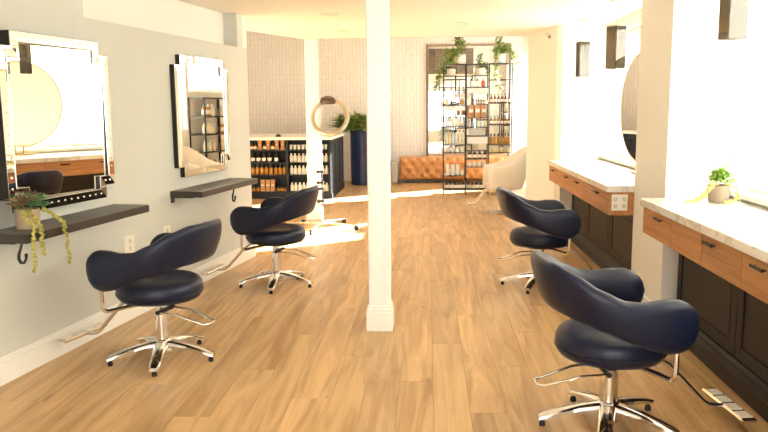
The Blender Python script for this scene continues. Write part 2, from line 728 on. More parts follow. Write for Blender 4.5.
def window(name, y0, y1, z0, z1, x0, mull, trans=()):
    fr = MB()
    t = .055
    fr.box(x0, x0 + .07, y0, y0 + t, z0, z1).box(x0, x0 + .07, y1 - t, y1, z0, z1)
    fr.box(x0, x0 + .07, y0 + t, y1 - t, z0, z0 + t).box(x0, x0 + .07, y0 + t, y1 - t, z1 - t, z1)
    o = struct(fr.build(name, M_TRIM))
    for m_ in mull:
        MB().rbox(x0 + .005, x0 + .065, m_ - .022, m_ + .022, z0 + t, z1 - t, .004).build('mullion', M_TRIM, o)
    for m_ in trans:
        MB().rbox(x0 + .008, x0 + .062, y0 + t, y1 - t, m_ - .018, m_ + .018, .004).build('transom', M_TRIM, o)
    ys = [y0 + t] + [m_ for m_ in mull] + [y1 - t]
    for a, b in zip(ys, ys[1:]):
        MB().box(x0 + .032, x0 + .038, a + .01, b - .01, z0 + t - .005, z1 - t + .005).build('pane', M_GLASS, o)
    return o


def roller(y0, y1, z0, z1, x0, label):  # added blind: keeps direct sun out of the bay and glows softly
    t = thing('added_roller_shade', label, 'blind', (x0, y0, z1))
    ln = y1 - y0
    h = z1 - z0
    MB().box(-.0015, 0, .02, ln - .02, -h + .02, -.02).build('shade_cloth', M_SHADE, t)
    mb = MB()
    mb.tube([(0, .01, -.02), (0, ln - .01, -.02)], .018, 10)
    mb.build('roller_tube', M_WHITE, t, True)
    MB().rbox(-.008, .008, .02, ln - .02, -h, -h + .022, .003).build('hem_bar', M_WHITE, t)
    return t


window('window_1', 1.6, P1a + .05, SILL, HEAD, WINX + .10, (2.8, 4.0))
window('window_2', P1b, P2a, SILL, HEAD, WINX + .10, (6.97, 7.97))
roller(1.64, P1a - .02, SILL + .008, HEAD - .01, WINX + .075, 'added white sheer shade diffusing the sun behind the counter with the potted plant')
roller(P1b + .03, P2a - .03, SILL + .008, HEAD - .01, WINX + .075, 'added white sheer shade diffusing the sun behind the round brass mirror')
for i, (a, b) in enumerate(((1.6, P1a + .05), (P1b, P2a))):
    tr = MB().rbox(WINX - .05, WINX + .12, a + .002, b - .002, SILL - .03, SILL + .006, .004)
    struct(tr.build('trim_%d' % (i + 1), M_TRIM))

# back zone, right side: shop window and glazed door in the sun
FX = 2.20
W3 = (10.80, 12.28, 1.20, 2.75)
W5 = (12.38, 14.05, 1.88, 2.75)
W4 = (14.75, 15.84, .06, 2.45)
fw = MB()
fw.box(FX, FX + .2, P2b, W3[0], 0, CEIL_HI).box(FX, FX + .2, W3[1], W5[0], 0, CEIL_HI).box(FX, FX + .2, W5[1], W4[0], 0, CEIL_HI).box(FX, FX + .2, W5[0], W5[1], 0, W5[2]).box(FX, FX + .2, W5[0], W5[1], W5[3], CEIL_HI).box(FX, FX + .2, W4[1], BACK_Y, 0, CEIL_HI)
fw.box(FX, FX + .2, W3[0], W3[1], 0, W3[2]).box(FX, FX + .2, W3[0], W3[1], W3[3], CEIL_HI)
fw.box(FX, FX + .2, W4[0], W4[1], 0, W4[2]).box(FX, FX + .2, W4[0], W4[1], W4[3], CEIL_HI)
struct(fw.build('wall_right_back', M_CREAM))
window('window_3', *W3[:2], *W3[2:], FX + .08, ())
window('window_4', *W4[:2], *W4[2:], FX + .08, ())
window('window_5', *W5[:2], *W5[2:], FX + .08, (13.2,))

# ceilings and the header between them -----------------------------
HDR = [(-2.72, 8.0), (-2.15, 9.11), (-1.70, 10.25), (1.35, 10.25), (TX, 10.25)]
low = [(TX + .3, -3.2), (TX + .3, 10.25)] + HDR[::-1][1:] + [(-4.6, 8.0), (-4.6, -3.2)]
struct(MB().prism(low, CEIL, CEIL + .06).build('ceiling', M_CEIL))
struct(MB().box(-4.9, 2.75, 7.0, BACK_Y + .2, CEIL_HI, CEIL_HI + .08).build('ceiling_back', M_CEIL))
hb = struct(MB().prism([(-4.6, 7.95), (-2.75, 7.95), (-2.19, 9.03), (-1.73, 10.16), (1.34, 10.16), (1.34, 10.24), (-1.76, 10.22), (-2.22, 9.08), (-2.78, 8.0), (-4.6, 8.0)], CEIL + .06, CEIL_HI).build('wall_header', M_CREAM))
nb = 14
for i in range(nb):
    xa = -1.70 + i * 3.0 / nb
    MB().rbox(xa + .003, xa + 3.0 / nb - .003, 10.252, 10.275, CEIL, CEIL_HI - .002, .003).build('cladding_board', M_BEAM, hb)


# ================================================================= COLUMNS
def column(label, loc, wd, h, rz=0):
    t = thing('column', label, 'column', loc, rz)
    a = wd / 2
    MB().rbox(-a, a, -a, a, .0, h, .006).build('shaft', M_TRIM, t)
    b = a + .018
    MB().rbox(-b, b, -b, b, 0, .14, .004).build('plinth', M_TRIM, t)
    m = MB()
    r = [(b - .004, .14), (b - .004, .155), (a + .008, .166), (a + .008, .178), (a + .0005, .186)]
    rings = [[(-q, -q, z), (q, -q, z), (q, q, z), (-q, q, z)] for q, z in r]
    m.loft(rings)
    m.build('base_moulding', M_TRIM, t)
    m = MB()
    for sx in (-1, 1):
        m.box(sx * (a - .022) - .003, sx * (a - .022) + .003, -a - .004, -a, .186, h)
    m.build('face_bead', M_TRIM, t)
    return t


column('slim square white column standing alone on the oak floor', (-.335, 5.095, 0), .152, CEIL)
column('white column behind the ring lamp stand by the product desk', (-1.60, 10.36, 0), .17, CEIL_HI)


# ================================================================= SALON CHAIRS
def shell(par, name, m, ax, ay, fwd, top, bot, thick, lean, n=52, k=18, inward=.02):
    """horseshoe band: u=0 is the middle of the back, u=+-1 the arm ends; chair faces +x"""
    q = 24
    arc = [0.0]
    pts = [(-ax, 0.0)]
    for i in range(1, q + 1):
        a = (PI / 2) * i / q
        e = 2 / 2.3
        p = (-ax * math.cos(a) ** e, ay * math.sin(a) ** e)
        arc.append(arc[-1] + math.dist(p, pts[-1]))
        pts.append(p)
    for i in range(1, 17):
        t = i / 16
        p = (fwd * t, ay - inward * t * t)
        arc.append(arc[-1] + math.dist(p, pts[-1]))
        pts.append(p)
    L = arc[-1]

    def at(l):
        l *= L
        for i in range(len(arc) - 1):
            if l <= arc[i + 1] + 1e-9:
                t = (l - arc[i]) / (arc[i + 1] - arc[i])
                return (pts[i][0] + (pts[i + 1][0] - pts[i][0]) * t, pts[i][1] + (pts[i + 1][1] - pts[i][1]) * t)
        return pts[-1]
    us = [math.sin(PI / 2 * (-1 + 2 * i / n)) if False else (-1 + 2 * i / n) for i in range(n + 1)]
    # denser at the ends for round lobes
    us = sorted(set([round(u, 4) for u in us] + [s_ * e_ for s_ in (-1, 1) for e_ in (.985, .995, .9985)]))
    rings = []
    for u in us:
        l = abs(u)
        sg = 1 if u >= 0 else -1
        p = at(l)
        e0, e1 = at(max(0, l - .012)), at(min(1, l + .012))
        tx, ty = e1[0] - e0[0], e1[1] - e0[1]
        if l < .012:
            tx, ty = 0, 1
        d = math.hypot(tx, ty)
        nx, ny = -ty / d, tx / d
        if nx * p[0] + ny * p[1] < 0:
            nx, ny = -nx, -ny
        zt, zb = interp(top, l), interp(bot, l)
        zc, hh = (zt + zb) / 2, (zt - zb) / 2
        th = interp(thick, l) / 2
        ln = interp(lean, l)
        ring = []
        for j in range(k):
            g = 2 * PI * j / k
            c, s_ = math.cos(g), math.sin(g)
            ex = .62
            dz = math.copysign(abs(s_) ** ex, s_) * hh
            dn = math.copysign(abs(c) ** .8, c) * th + ln * dz
            ring.append((p[0] + nx * dn, sg * (p[1] + ny * dn), zc + dz))
        if sg < 0:
            ring = ring
        rings.append(ring)
    # keep winding consistent across the mirror: for u<0 the normal side flips with y, order is unchanged
    mb = MB().loft(rings)
    return mb.build(name, m, par, True, 60), at


def salon_chair(label, loc, rz, group, swing=0.0, drop=0.0):
    t = thing('salon_chair', label, 'chair', loc, rz, group)
    top = [(0, .888), (.18, .884), (.32, .85), (.46, .785), (.58, .742), (.68, .735), (.78, .745), (.87, .745), (.94, .725), (.98, .69), (1, .64)]
    bot = [(0, .64), (.2, .637), (.35, .62), (.5, .59), (.64, .545), (.75, .51), (.84, .495), (.90, .498), (.95, .522), (.98, .565), (1, .62)]
    thick = [(0, .075), (.5, .075), (.8, .095), (.93, .09), (.98, .06), (1, .012)]
    lean = [(0, .30), (.3, .25), (.6, .08), (1, 0)]
    b, at = shell(t, 'backrest', M_NAVY, .325, .322, .28, top, bot, thick, lean)
    # piping seams near the back panel
    for sg in (-1, 1):
        p = at(.24)
        q = at(.25)
        tx, ty = q[0] - p[0], q[1] - p[1]
        d = math.hypot(tx, ty)
        nx, ny = -ty / d, tx / d
        if nx * p[0] + ny * p[1] < 0:
            nx, ny = -nx, -ny
        pts = []
        for i in range(9):
            f = -.8 + 1.6 * i / 8
            zc, hh = (.870 + .632) / 2, (.870 - .632) / 2
            dz = f * hh
            c = math.sqrt(max(0, 1 - abs(f) ** (1 / .62 * 2) if False else 1 - f * f))
            dn = (abs(c) ** .8) * .0375 + .27 * dz + .0005
            pts.append((p[0] + nx * dn, sg * (p[1] + ny * dn), zc + dz))
        MB().tube(pts, .0025, 6).build('piping', M_NAVY, b, True)
    # round seat cushion
    pr = [(.002, .392), (.20, .392), (.240, .400), (.258, .425), (.262, .455), (.258, .49), (.245, .512), (.22, .525), (.17, .532), (.09, .535), (.002, .536)]
    s_ = MB().lathe(pr, 40).build('seat', M_NAVY, t, True, 60)
    MB().tube([(.2625 * math.cos(2 * PI * i / 48), .2625 * math.sin(2 * PI * i / 48), .44) for i in range(48)], .003, 6, True).build('piping', M_NAVY, s_, True)
    MB().lathe([(.13, .372), (.13, .392)], 20).build('seat_plate', M_BLACK, t)
    # arm brackets
    for sg in (-1, 1):
        y = sg * .312
        pts = [(.185, y, .53), (.185, y, .405)]
        for i in range(1, 6):
            a = PI / 2 * i / 5
            pts.append((.185 - .012 * (1 - math.cos(a)), y - sg * .04 * (1 - math.cos(a)), .405 - .04 * math.sin(a)))
        pts += [(.13, sg * .17, .365), (.06, sg * .05, .37)]
        MB().tube(pts, .0125, 10).build('arm_bracket', M_CHROME, t, True)
    # footrest
    fr = thing_part('footrest', t)
    m = MB()
    m.tube([(.06, 0, .378), (.24, 0, .365), (.29, 0, .335), (.47, 0, .145), (.50, 0, .125), (.53, 0, .118), (.59, 0, .115)], .0125, 10)
    m.build('footrest_strut', M_CHROME, fr, True)
    m = MB()
    m.rbox(.565, .645, -.19, .21, .105, .128, .009)
    m.build('foot_plate', M_CHROME, fr)
    for yy in (-.135, -.04, .055, .15):
        MB().rbox(.577, .633, yy - .036, yy + .036, .128, .1305, .001).build('grip_strip', M_PLATE, fr)
    # hydraulic column, lever loop, star base
    MB().lathe([(.043, .07), (.043, .295), (.030, .297), (.030, .374)], 24).build('gas_column', M_CHROME, t, True)
    MB().tube([(-.03, .075, .318), (-.16, .075, .312), (-.33, .055, .262), (-.36, .03, .262), (-.36, -.03, .262), (-.33, -.055, .262), (-.16, -.075, .312), (-.03, -.075, .318)], .0065, 8).build('pump_lever', M_CHROME, t, True)
    MB().tube([(-.03, -.085, .318), (-.03, .085, .318)], .014, 10).build('lever_pivot', M_BLACK, t, True)
    MB().lathe([(.060, .04), (.066, .055), (.064, .10), (.05, .125), (.041, .135)], 24).build('hub', M_CHROME, t, True)
    for i in range(5):
        a = swing + 2 * PI * i / 5
        rings = []
        for j in range(9):
            u = j / 8
            r = .04 + .30 * u
            z = .102 - .022 * u - .038 * u * u
            hw = .037 - .005 * u
            hz = .021 - .008 * u
            if j == 8:
                hw *= .7
            pr = []
            for (yy, zz) in ((-1, -.6), (-1, .5), (-.7, 1), (.7, 1), (1, .5), (1, -.6)):
                pr.append((r * math.cos(a) - yy * hw * math.sin(a), r * math.sin(a) + yy * hw * math.cos(a), z + zz * hz))
            rings.append(pr)
        lg = MB().loft(rings).build('leg', M_CHROME, t, True, 50)
        cx, cy = .318 * math.cos(a), .318 * math.sin(a)
        MB().lathe([(.013, 0), (.016, .004), (.015, .02), (.008, .030)], 12, cx, cy).build('glide', M_RUB, lg, True)
    for ch in t.children:
        if ch.name.split('.')[0] in ('backrest', 'seat', 'seat_plate', 'arm_bracket', 'pump_lever', 'lever_pivot', 'footrest'):
            ch.location.z -= drop
    return t


def thing_part(name, parent):
    o = bpy.data.objects.new(name, None)
    o.empty_display_size = .05
    COL.objects.link(o)
    o.parent = parent
    return o


GCH = 'navy salon chairs'
salon_chair('navy leather salon chair facing the floating shelf that holds the succulent pot', (-1.66, 4.40, 0), PI - D2R(15), GCH, D2R(-29))
salon_chair('navy leather salon chair facing the empty floating shelf nearest the product desk', (-1.335, 6.36, 0), PI - D2R(11), GCH, D2R(-41))
salon_chair('navy leather salon chair at the marble counter with the potted plant', (.88, 3.50, 0), D2R(6), GCH, D2R(32), .03)
salon_chair('navy leather salon chair at the marble counter below the hanging glass pendants', (.975, 6.38, 0), D2R(1), GCH, D2R(27), .025)


# ================================================================= COUNTERS
def handle(par, x0, yc, z):
    m = MB().rbox(x0 - .026, x0 - .014, yc - .065, yc + .065, z - .008, z + .008, .003)
    m.box(x0 - .016, x0, yc - .055, yc - .045, z - .004, z + .004).box(x0 - .016, x0, yc + .045, yc + .055, z - .004, z + .004)
    m.build('handle', M_BLACK, par)


def counter(y0, y1, fx, cells, handles, label_top, label_box, label_cab, door_edges):
    back = WINX - .005
    t = thing('drawer_unit', label_box, 'drawer unit', (0, 0, 0))
    MB().box(fx + .025, back, y0, y1, .682, .868).build('carcass', M_DRAWER, t)
    hi = 0
    for a, b in cells:
        d = MB().rbox(fx + .005, fx + .024, a + .0025, b - .0025, .682, .868, .002).build('drawer', M_DRAWER, t)
        for h in handles:
            if a < h < b:
                handle(d, fx + .005, h, .825)
    top = MB().rbox(fx - .018, back, y0 - .005, y1 + .005, .868, .92, .004).build('worktop', M_MARBLE)
    tag(top, label_top, 'worktop')
    # charcoal base cabinet set back under the drawers
    c = thing('base_cabinet', label_cab, 'cabinet', (0, 0, 0))
    cx = 1.725
    MB().box(cx + .02, back, y0, y1, 0, .681).build('body', M_CABINET, c)
    MB().box(cx - .055, cx + .02, y0, y1, 0, .09).build('plinth', M_CABINET, c)
    m = MB().prism([(0, 0), (.035, 0), (.012, .05), (0, .055)], 0, 1)
    pm_ = MB()
    for (px, pz) in ((cx - .055, .09), (cx - .035, .105), (cx - .03, .12), (cx - .0, .13)):
        pass
    rings = [[(cx - .05, yy, .09), (cx + .019, yy, .09), (cx + .019, yy, .14), (cx - .005, yy, .14), (cx - .02, yy, .118), (cx - .03, yy, .112)] for yy in (y0, y1)]
    MB().loft(rings).build('base_moulding', M_CABINET, c)
    for a, b in zip(door_edges, door_edges[1:]):
        a, b = a + .004, b - .004
        d = MB()
        st = .075
        d.box(cx + .006, cx + .019, a, b, .15, .672)
        d.rbox(cx - .004, cx + .006, a, a + st, .15, .672, .002).rbox(cx - .004, cx + .006, b - st, b, .15, .672, .002)
        d.rbox(cx - .004, cx + .006, a + st, b - st, .15, .15 + st, .002).rbox(cx - .004, cx + .006, a + st, b - st, .672 - st, .672, .002)
        dd = d.build('door', M_CABINET, c)
        MB().rbox(cx - .0005, cx + .007, a + st + .022, b - st - .022, .15 + st + .022, .672 - st - .022, .004).build('panel', M_CABINET, dd)
    return t


counter(1.9, 5.165, 1.485, [(4.57, 5.165), (4.06, 4.57), (3.54, 4.06), (2.95, 3.54), (1.9, 2.95)], [4.80, 3.93, 3.34, 2.4],
        'white veined marble worktop carrying the potted plant', 'long wooden drawer unit under the worktop with the potted plant',
        'charcoal panelled base cabinet below the longer drawer unit', [1.9, 2.75, 3.3, 4.11, 5.1])
cnt2 = counter(5.975, 8.92, 1.445, [(7.90, 8.92), (6.94, 7.90), (5.975, 6.94)], [8.60, 7.78, 7.22, 6.37],
               'white marble worktop below the round brass mirror', 'wooden drawer unit with an outlet plate on its end',
               'charcoal panelled base cabinet below the drawer unit with the outlet plate', [5.98, 7.02, 8.03, 8.9])


def outlet(label, loc, rz, gang=1, wd=.085, ht=.125):
    t = thing('outlet', label, 'outlet', loc, rz)
    m = MB().rbox(-wd / 2, wd / 2, -.008, 0, -ht / 2, ht / 2, .003)
    p = m.build('cover_plate', M_PLATE, t)
    for gx in ([0] if gang == 1 else [-.034, .034]):
        for gz in (-.028, .028):
            s_ = MB().rbox(gx - .017, gx + .017, -.0105, -.008, gz - .019, gz + .019, .001).build('socket', M_WHITE, t)
            q = MB()
            q.box(gx - .009, gx - .006, -.0112, -.0104, gz - .004, gz + .009).box(gx + .006, gx + .009, -.0112, -.0104, gz - .004, gz + .009).box(gx - .003, gx + .003, -.0112, -.0104, gz - .013, gz - .008)
            q.build('slot', M_SLOT, s_)
    return t


outlet('double white outlet plate on the end of the wooden drawer unit', (1.533, 5.975, .785), 0, 2, .125, .13)
p = wl(1.41, 0, .56)
outlet('white wall outlet below the shelf with the succulent pot', p, LROT, 1, .13, .14)
p = wl(1.97, 0, .545)
outlet('white wall outlet between the two floating shelves', p, LROT, 1, .12, .14)


# ================================================================= FLOATING SHELVES
def float_shelf(label, s0, s1):
    t = thing('floating_shelf', label, 'shelf', wl(s0, 0, .837), LROT)
    ln = s1 - s0
    MB().rbox(0, ln, -.285, 0, 0, .05, .003).build('board', M_SHELF, t)
    for bx in (.035, ln - .14):
        m = MB()
        m.box(bx - .03, bx + .03, -.20, 0, -.006, 0).box(bx - .03, bx + .03, -.006, 0, -.05, 0)
        m.build('bracket', M_BLACK, t)
    return t


float_shelf('dark weathered wood floating shelf holding the succulent pot', -.045, 1.235)
float_shelf('empty dark weathered wood floating shelf near the product desk', 2.06, 3.26)


def hook(label, s_, off, z):
    t = thing('coat_hook', label, 'hook', wl(s_, off, z), LROT)
    MB().lathe([(.012, -.004), (.012, 0)], 12).build('mount', M_BLACK, t)
    pts = [(0, 0, 0), (0, 0, -.03), (-.012, 0, -.055), (-.03, 0, -.085), (-.034, 0, -.11), (-.02, 0, -.135), (.005, 0, -.142), (.024, 0, -.125), (.028, 0, -.105)]
    MB().tube(pts, [.007, .007, .007, .009, .009, .009, .008, .007, .009], 8).build('hook_arm', M_BLACK, t, True)
    MB().blob((.028, 0, -.1), .010, .010, .010, 8, 6).build('tip_ball', M_BLACK, t, True)
    return t


hook('small black hook under the shelf with the succulent pot', .11, .13, .8365)
hook('small black hook under the empty floating shelf', 2.95, .17, .8365)


# ================================================================= NOTCHED WALL MIRRORS
def notch_poly(x0, x1, z0, z1, n_, m_):
    return [(x0 + n_, z0), (x1 - n_, z0), (x1 - n_, z0 + m_), (x1, z0 + m_), (x1, z1 - m_), (x1 - n_, z1 - m_), (x1 - n_, z1), (x0 + n_, z1), (x0 + n_, z1 - m_), (x0, z1 - m_), (x0, z0 + m_), (x0 + n_, z0 + m_)]


def offset_poly(P, d):
    n = len(P)
    out = []
    for i in range(n):
        a, b, c = P[i - 1], P[i], P[(i + 1) % n]
        d1 = ((b[0] - a[0]), (b[1] - a[1]))
        d2 = ((c[0] - b[0]), (c[1] - b[1]))
        l1, l2 = math.hypot(*d1), math.hypot(*d2)
        n1 = (-d1[1] / l1, d1[0] / l1)
        n2 = (-d2[1] / l2, d2[0] / l2)
        out.append((b[0] + d * (n1[0] + n2[0]), b[1] + d * (n1[1] + n2[1])))
    return out


def wall_mirror(label, s0, s1, z0, z1, rivets, turn=0.0, gturn=0.0, gtilt=0.0, dp=.070):
    t = thing('wall_mirror', label, 'mirror', wl(s0, 0.001, z0), LROT - D2R(turn))
    W_, H_ = s1 - s0, z1 - z0
    P = notch_poly(0, W_, 0, H_, .10, .085)
    n = len(P)
    Q = offset_poly(P, .062)
    ins = offset_poly(P, .003)
    prism = lambda A, y0, y1: MB().add([(x, y0, z) for x, z in A] + [(x, y1, z) for x, z in A], [tuple(range(n)), tuple(range(2 * n - 1, n - 1, -1))] + [(i, n + i, n + (i + 1) % n, (i + 1) % n) for i in range(n)])
    prism(P, 0, -.006).build('backing', M_BLACK, t)
    ring = MB()
    A = [(x, -.006, z) for x, z in P] + [(x, -dp, z) for x, z in P] + [(x, -.006, z) for x, z in Q] + [(x, -dp, z) for x, z in Q]
    fs_ = []
    for i in range(n):
        j = (i + 1) % n
        fs_ += [(i, j, n + j, n + i), (2 * n + j, 2 * n + i, 3 * n + i, 3 * n + j), (n + i, n + j, 3 * n + j, 3 * n + i), (j, i, 2 * n + i, 2 * n + j)]
    ring.add(A, fs_).build('rim', M_BLACK, t)
    k1, k2 = math.tan(D2R(gturn)), math.tan(D2R(gtilt))
    yc = -dp - .004 + abs(k1) * W_ / 2 + abs(k2) * H_ / 2
    G_ = offset_poly(P, .063)
    MB().add([(x, yc - (x - W_ / 2) * k1 - (z - H_ / 2) * k2, z) for x, z in G_], [tuple(range(n - 1, -1, -1))]).build('glass', M_MIRROR, t)
    for i in range(n):
        j = (i + 1) % n
        a, b, c, d = ins[i], ins[j], Q[j], Q[i]
        vs = [(a[0], -dp - .0005, a[1]), (b[0], -dp - .0005, b[1]), (c[0], -dp - .0005, c[1]), (d[0], -dp - .0005, d[1]),
              (a[0], -dp - .0055, a[1]), (b[0], -dp - .0055, b[1]), (c[0], -dp - .0070, c[1]), (d[0], -dp - .0070, d[1])]
        MB().add(vs, [(3, 2, 1, 0), (4, 5, 6, 7), (0, 1, 5, 4), (1, 2, 6, 5), (2, 3, 7, 6), (3, 0, 4, 7)]).build('frame_strip', M_MIRROR, t)
    MB().tube([(x, -dp - .0065, z) for x, z in Q], .0035, 6, True).build('bead', M_STEEL, t)
    if rivets:
        mid = offset_poly(P, .032)
        m = MB()
        for i in range(n):
            a, b = mid[i], mid[(i + 1) % n]
            l = math.dist(a, b)
            k = max(1, round(l / .062))
            for q in range(k):
                f = (q + .5) / k
                x_, z_ = a[0] + (b[0] - a[0]) * f, a[1] + (b[1] - a[1]) * f
                m.blob((x_, -dp - .006, z_), .0075, .006, .0075, 8, 4)
        o = m.build('rivets', M_CHROME, t, True)
        o['kind'] = 'stuff'
    return t


wall_mirror('notched mirror with studded mirrored frame above the shelf with the succulent pot', .108, 1.105, .965, 2.0, True, 2.1, 2.7, .85)
wall_mirror('notched mirror with plain mirrored frame above the empty floating shelf', 2.155, 3.19, .983, 2.003, False, 0, -.6, 0, .038)

# ================================================================= ROUND MIRROR, PENDANTS
RM = Vector((1.99, 7.06, 1.53))
t = thing('round_mirror', 'large round mirror with thin brass rim above the marble worktop', 'mirror', RM, D2R(7))
rr = .505
n = 64
circ = lambda r, x_: [(x_, r * math.cos(2 * PI * i / n), r * math.sin(2 * PI * i / n)) for i in range(n)]
MB().add(circ(rr, -.012), [tuple(range(n))]).build('glass', M_MIRROR, t)
MB().tube(circ(rr, -.006), .011, 8, True).build('rim', M_BRASS, t, True)
MB().add(circ(rr - .01, .0) + circ(rr - .01, -.010), [tuple(range(n)), tuple(range(2 * n - 1, n - 1, -1))] + [(i, (i + 1) % n, n + (i + 1) % n, n + i) for i in range(n)]).build('backing', M_BRASS, t)
m = MB()
m.tube([(.012, 0, -.46), (.012, 0, -.60)], .010, 8).tube([(.012, -.1, -.46), (.012, -.1, -.60)], .010, 8)
m.rbox(-.06, .05, -.2, .1, -.6085, -.595, .003)
m.build('stand_foot', M_BRASS, t)


def pendant(label, x_, y_, bottom, rz, h=.38, wd=.115):
    t = thing('pendant_light', label, 'pendant', (x_, y_, CEIL), rz)
    zt = bottom + h - CEIL
    zb = bottom - CEIL
    MB().lathe([(.055, 0), (.055, -.02), (.02, -.026)], 20).build('canopy', M_STEEL, t, True)
    MB().tube([(0, 0, -.02), (0, 0, zt + .01)], .004, 6).build('rod', M_STEEL, t)
    a = wd / 2
    sh = thing_part('shade', t)
    for i in range(4):
        r = i * PI / 2
        c, s_ = math.cos(r), math.sin(r)
        m = MB()
        pts = [(-a + .003, -a, zb), (a - .003, -a, zb), (a - .003, -a + .004, zb), (-a + .003, -a + .004, zb)]
        v = [(c * p[0] - s_ * p[1], s_ * p[0] + c * p[1], p[2]) for p in pts]
        v += [(p[0], p[1], zt) for p in v]
        m.add(v, [(3, 2, 1, 0), (4, 5, 6, 7), (0, 1, 5, 4), (1, 2, 6, 5), (2, 3, 7, 6), (3, 0, 4, 7)])
        m.build('glass_panel', M_SMOKE, sh)
    MB().rbox(-a, a, -a, a, zt - .006, zt + .008, .002).build('cap', M_STEEL, t)
    MB().tube([(0, 0, zt - .005), (0, 0, zt - .09)], .016, 10).build('lamp_holder', M_STEEL, t, True)
    MB().lathe([(.008, zt - .09), (.028, zt - .13), (.032, zt - .16), (.022, zt - .19), (.004, zt - .20)], 14).build('bulb', M_WHITE, t, True)
    return t


GP = 'glass box pendants'
pendant('smoked glass box pendant above the worktop end away from the outlet plate', 1.70, 8.40, 1.872, D2R(12), .375)
pendant('smoked glass box pendant hanging beside the round brass mirror', 1.70, 6.95, 1.885, D2R(32), .375, .125)
pendant('smoked glass box pendant above the potted plant on the counter', 1.80, 4.60, 1.935, D2R(10))


def downlight(label, x_, y_, z_, r=.085):
    t = thing('downlight', label, 'ceiling light', (x_, y_, z_))
    MB().lathe([(r, 0), (r, -.006), (r - .012, -.010), (r - .02, -.006), (r - .022, -.001)], 28).build('trim_ring', M_WHITE, t, True)
    MB().lathe([(r - .024, -.0015), (r - .03, -.004), (.002, -.0045)], 24).build('lens', M_LABEL, t, True)


downlight('round recessed ceiling light above the empty floating shelf', -.98, 7.6, CEIL, .10)
downlight('round recessed ceiling light in front of the white column by the desk', -1.02, 9.25, CEIL)
downlight('round recessed ceiling light above the oak floor before the etagere', .40, 8.6, CEIL)
t = thing('security_camera', 'small white security camera below the ceiling near the cream chair', 'camera', (1.47, 9.40, 2.44))
MB().lathe([(.03, -.02), (.03, 0)], 14).build('mount', M_WHITE, t, True)
MB().tube([(0, -.0, -.01), (0, -.05, -.02)], .012, 8).build('arm', M_WHITE, t, True)
MB().tube([(-.01, -.035, -.035), (.0, -.13, -.055)], .03, 14).build('housing', M_WHITE, t, True)
MB().tube([(.0, -.128, -.0545), (.0005, -.134, -.0558)], .011, 12).build('lens', M_BLACK, t, True)



# ================================================================= PRODUCTS
def p_bottle(name, r, h, body, cap, label=None, neck=.30, pump=False, sq=False):
    """returns list of (part name, mesh, material); built once, copied by place()"""
    t = thing(name, None, None)
    sh = h * (1 - neck)
    MB().lathe([(r * .93, 0), (r, h * .02), (r, sh * .88), (r * .8, sh), (r * .38, sh + h * .06), (r * .38, sh + h * .10)], 12).build('body', body, t, True)
    if pump:
        m = MB().lathe([(r * .45, sh + h * .09), (r * .45, sh + h * .17), (r * .16, sh + h * .18), (r * .16, h * .95)], 10)
        m.box(-r * .9, r * .25, -r * .18, r * .18, h * .94, h)
        m.build('pump', cap, t)
    else:
        MB().lathe([(r * .5, sh + h * .09), (r * .5, h)], 10).build('cap', cap, t, True)
    if label:
        MB().lathe([(r * 1.02, sh * .20), (r * 1.02, sh * .70)], 12).build('label', label, t, True)
    return t


def p_jar(name, r, h, body, cap):
    t = thing(name, None, None)
    MB().lathe([(r * .95, 0), (r, h * .05), (r, h * .62), (r * .9, h * .68)], 14).build('body', body, t, True)
    MB().lathe([(r * 1.02, h * .68), (r * 1.02, h)], 14).build('lid', cap, t, True)
    return t


def p_tube(name, r, h, body, cap):
    t = thing(name, None, None)
    n_ = 12
    rings = []
    for f in (0, .3, .6, .85, 1):
        rings.append([(r * math.cos(2 * PI * k / n_) * (1 + .25 * f), r * math.sin(2 * PI * k / n_) * (1 - .92 * f), h * .2 + h * .8 * f) for k in range(n_)])
    MB().loft(rings).build('body', body, t, True)
    MB().lathe([(r * .8, 0), (r * .8, h * .2)], 12).build('cap', cap, t, True)
    return t


def p_box(name, a, b, h, body, waist=0.0):
    t = thing(name, None, None)
    fs = [(0, 1), (.3, 1 - waist * .6), (.55, 1 - waist), (.8, 1 - waist * .4), (1, 1)] if waist else [(0, 1), (1, 1)]
    MB().loft([[(-a * k, -b * k, h * f), (a * k, -b * k, h * f), (a * k, b * k, h * f), (-a * k, b * k, h * f)] for f, k in fs]).build('carton', body, t)
    MB().rbox(-a * .7, a * .7, -b * 1.012 * (1 - waist), -b * (1 - waist) + .001, h * .42, h * .66, .0005).build('label', M_LABEL, t)
    return t


_used = set()


def place(proto, pts, label, cat, group):
    for p_ in pts:
        p_ = (p_[0], p_[1], p_[2] + .0012)
        if proto.name not in _used:
            _used.add(proto.name)
            proto.location = p_
            proto.rotation_euler = (0, 0, random.uniform(-.25, .25))
            o_ = proto
        else:
            o_ = dup(proto, p_, random.uniform(-.25, .25))
        tag(o_, label, cat, group)


def fresh(proto):
    """an unplaced copy of a prototype so that a second kind of place can use it"""
    return proto


def rowpts(x0, x1, n_, y_, z_):
    if n_ == 1:
        return [((x0 + x1) / 2, y_, z_)]
    return [(x0 + (x1 - x0) * i / (n_ - 1), y_ + random.uniform(-.008, .008), z_) for i in range(n_)]


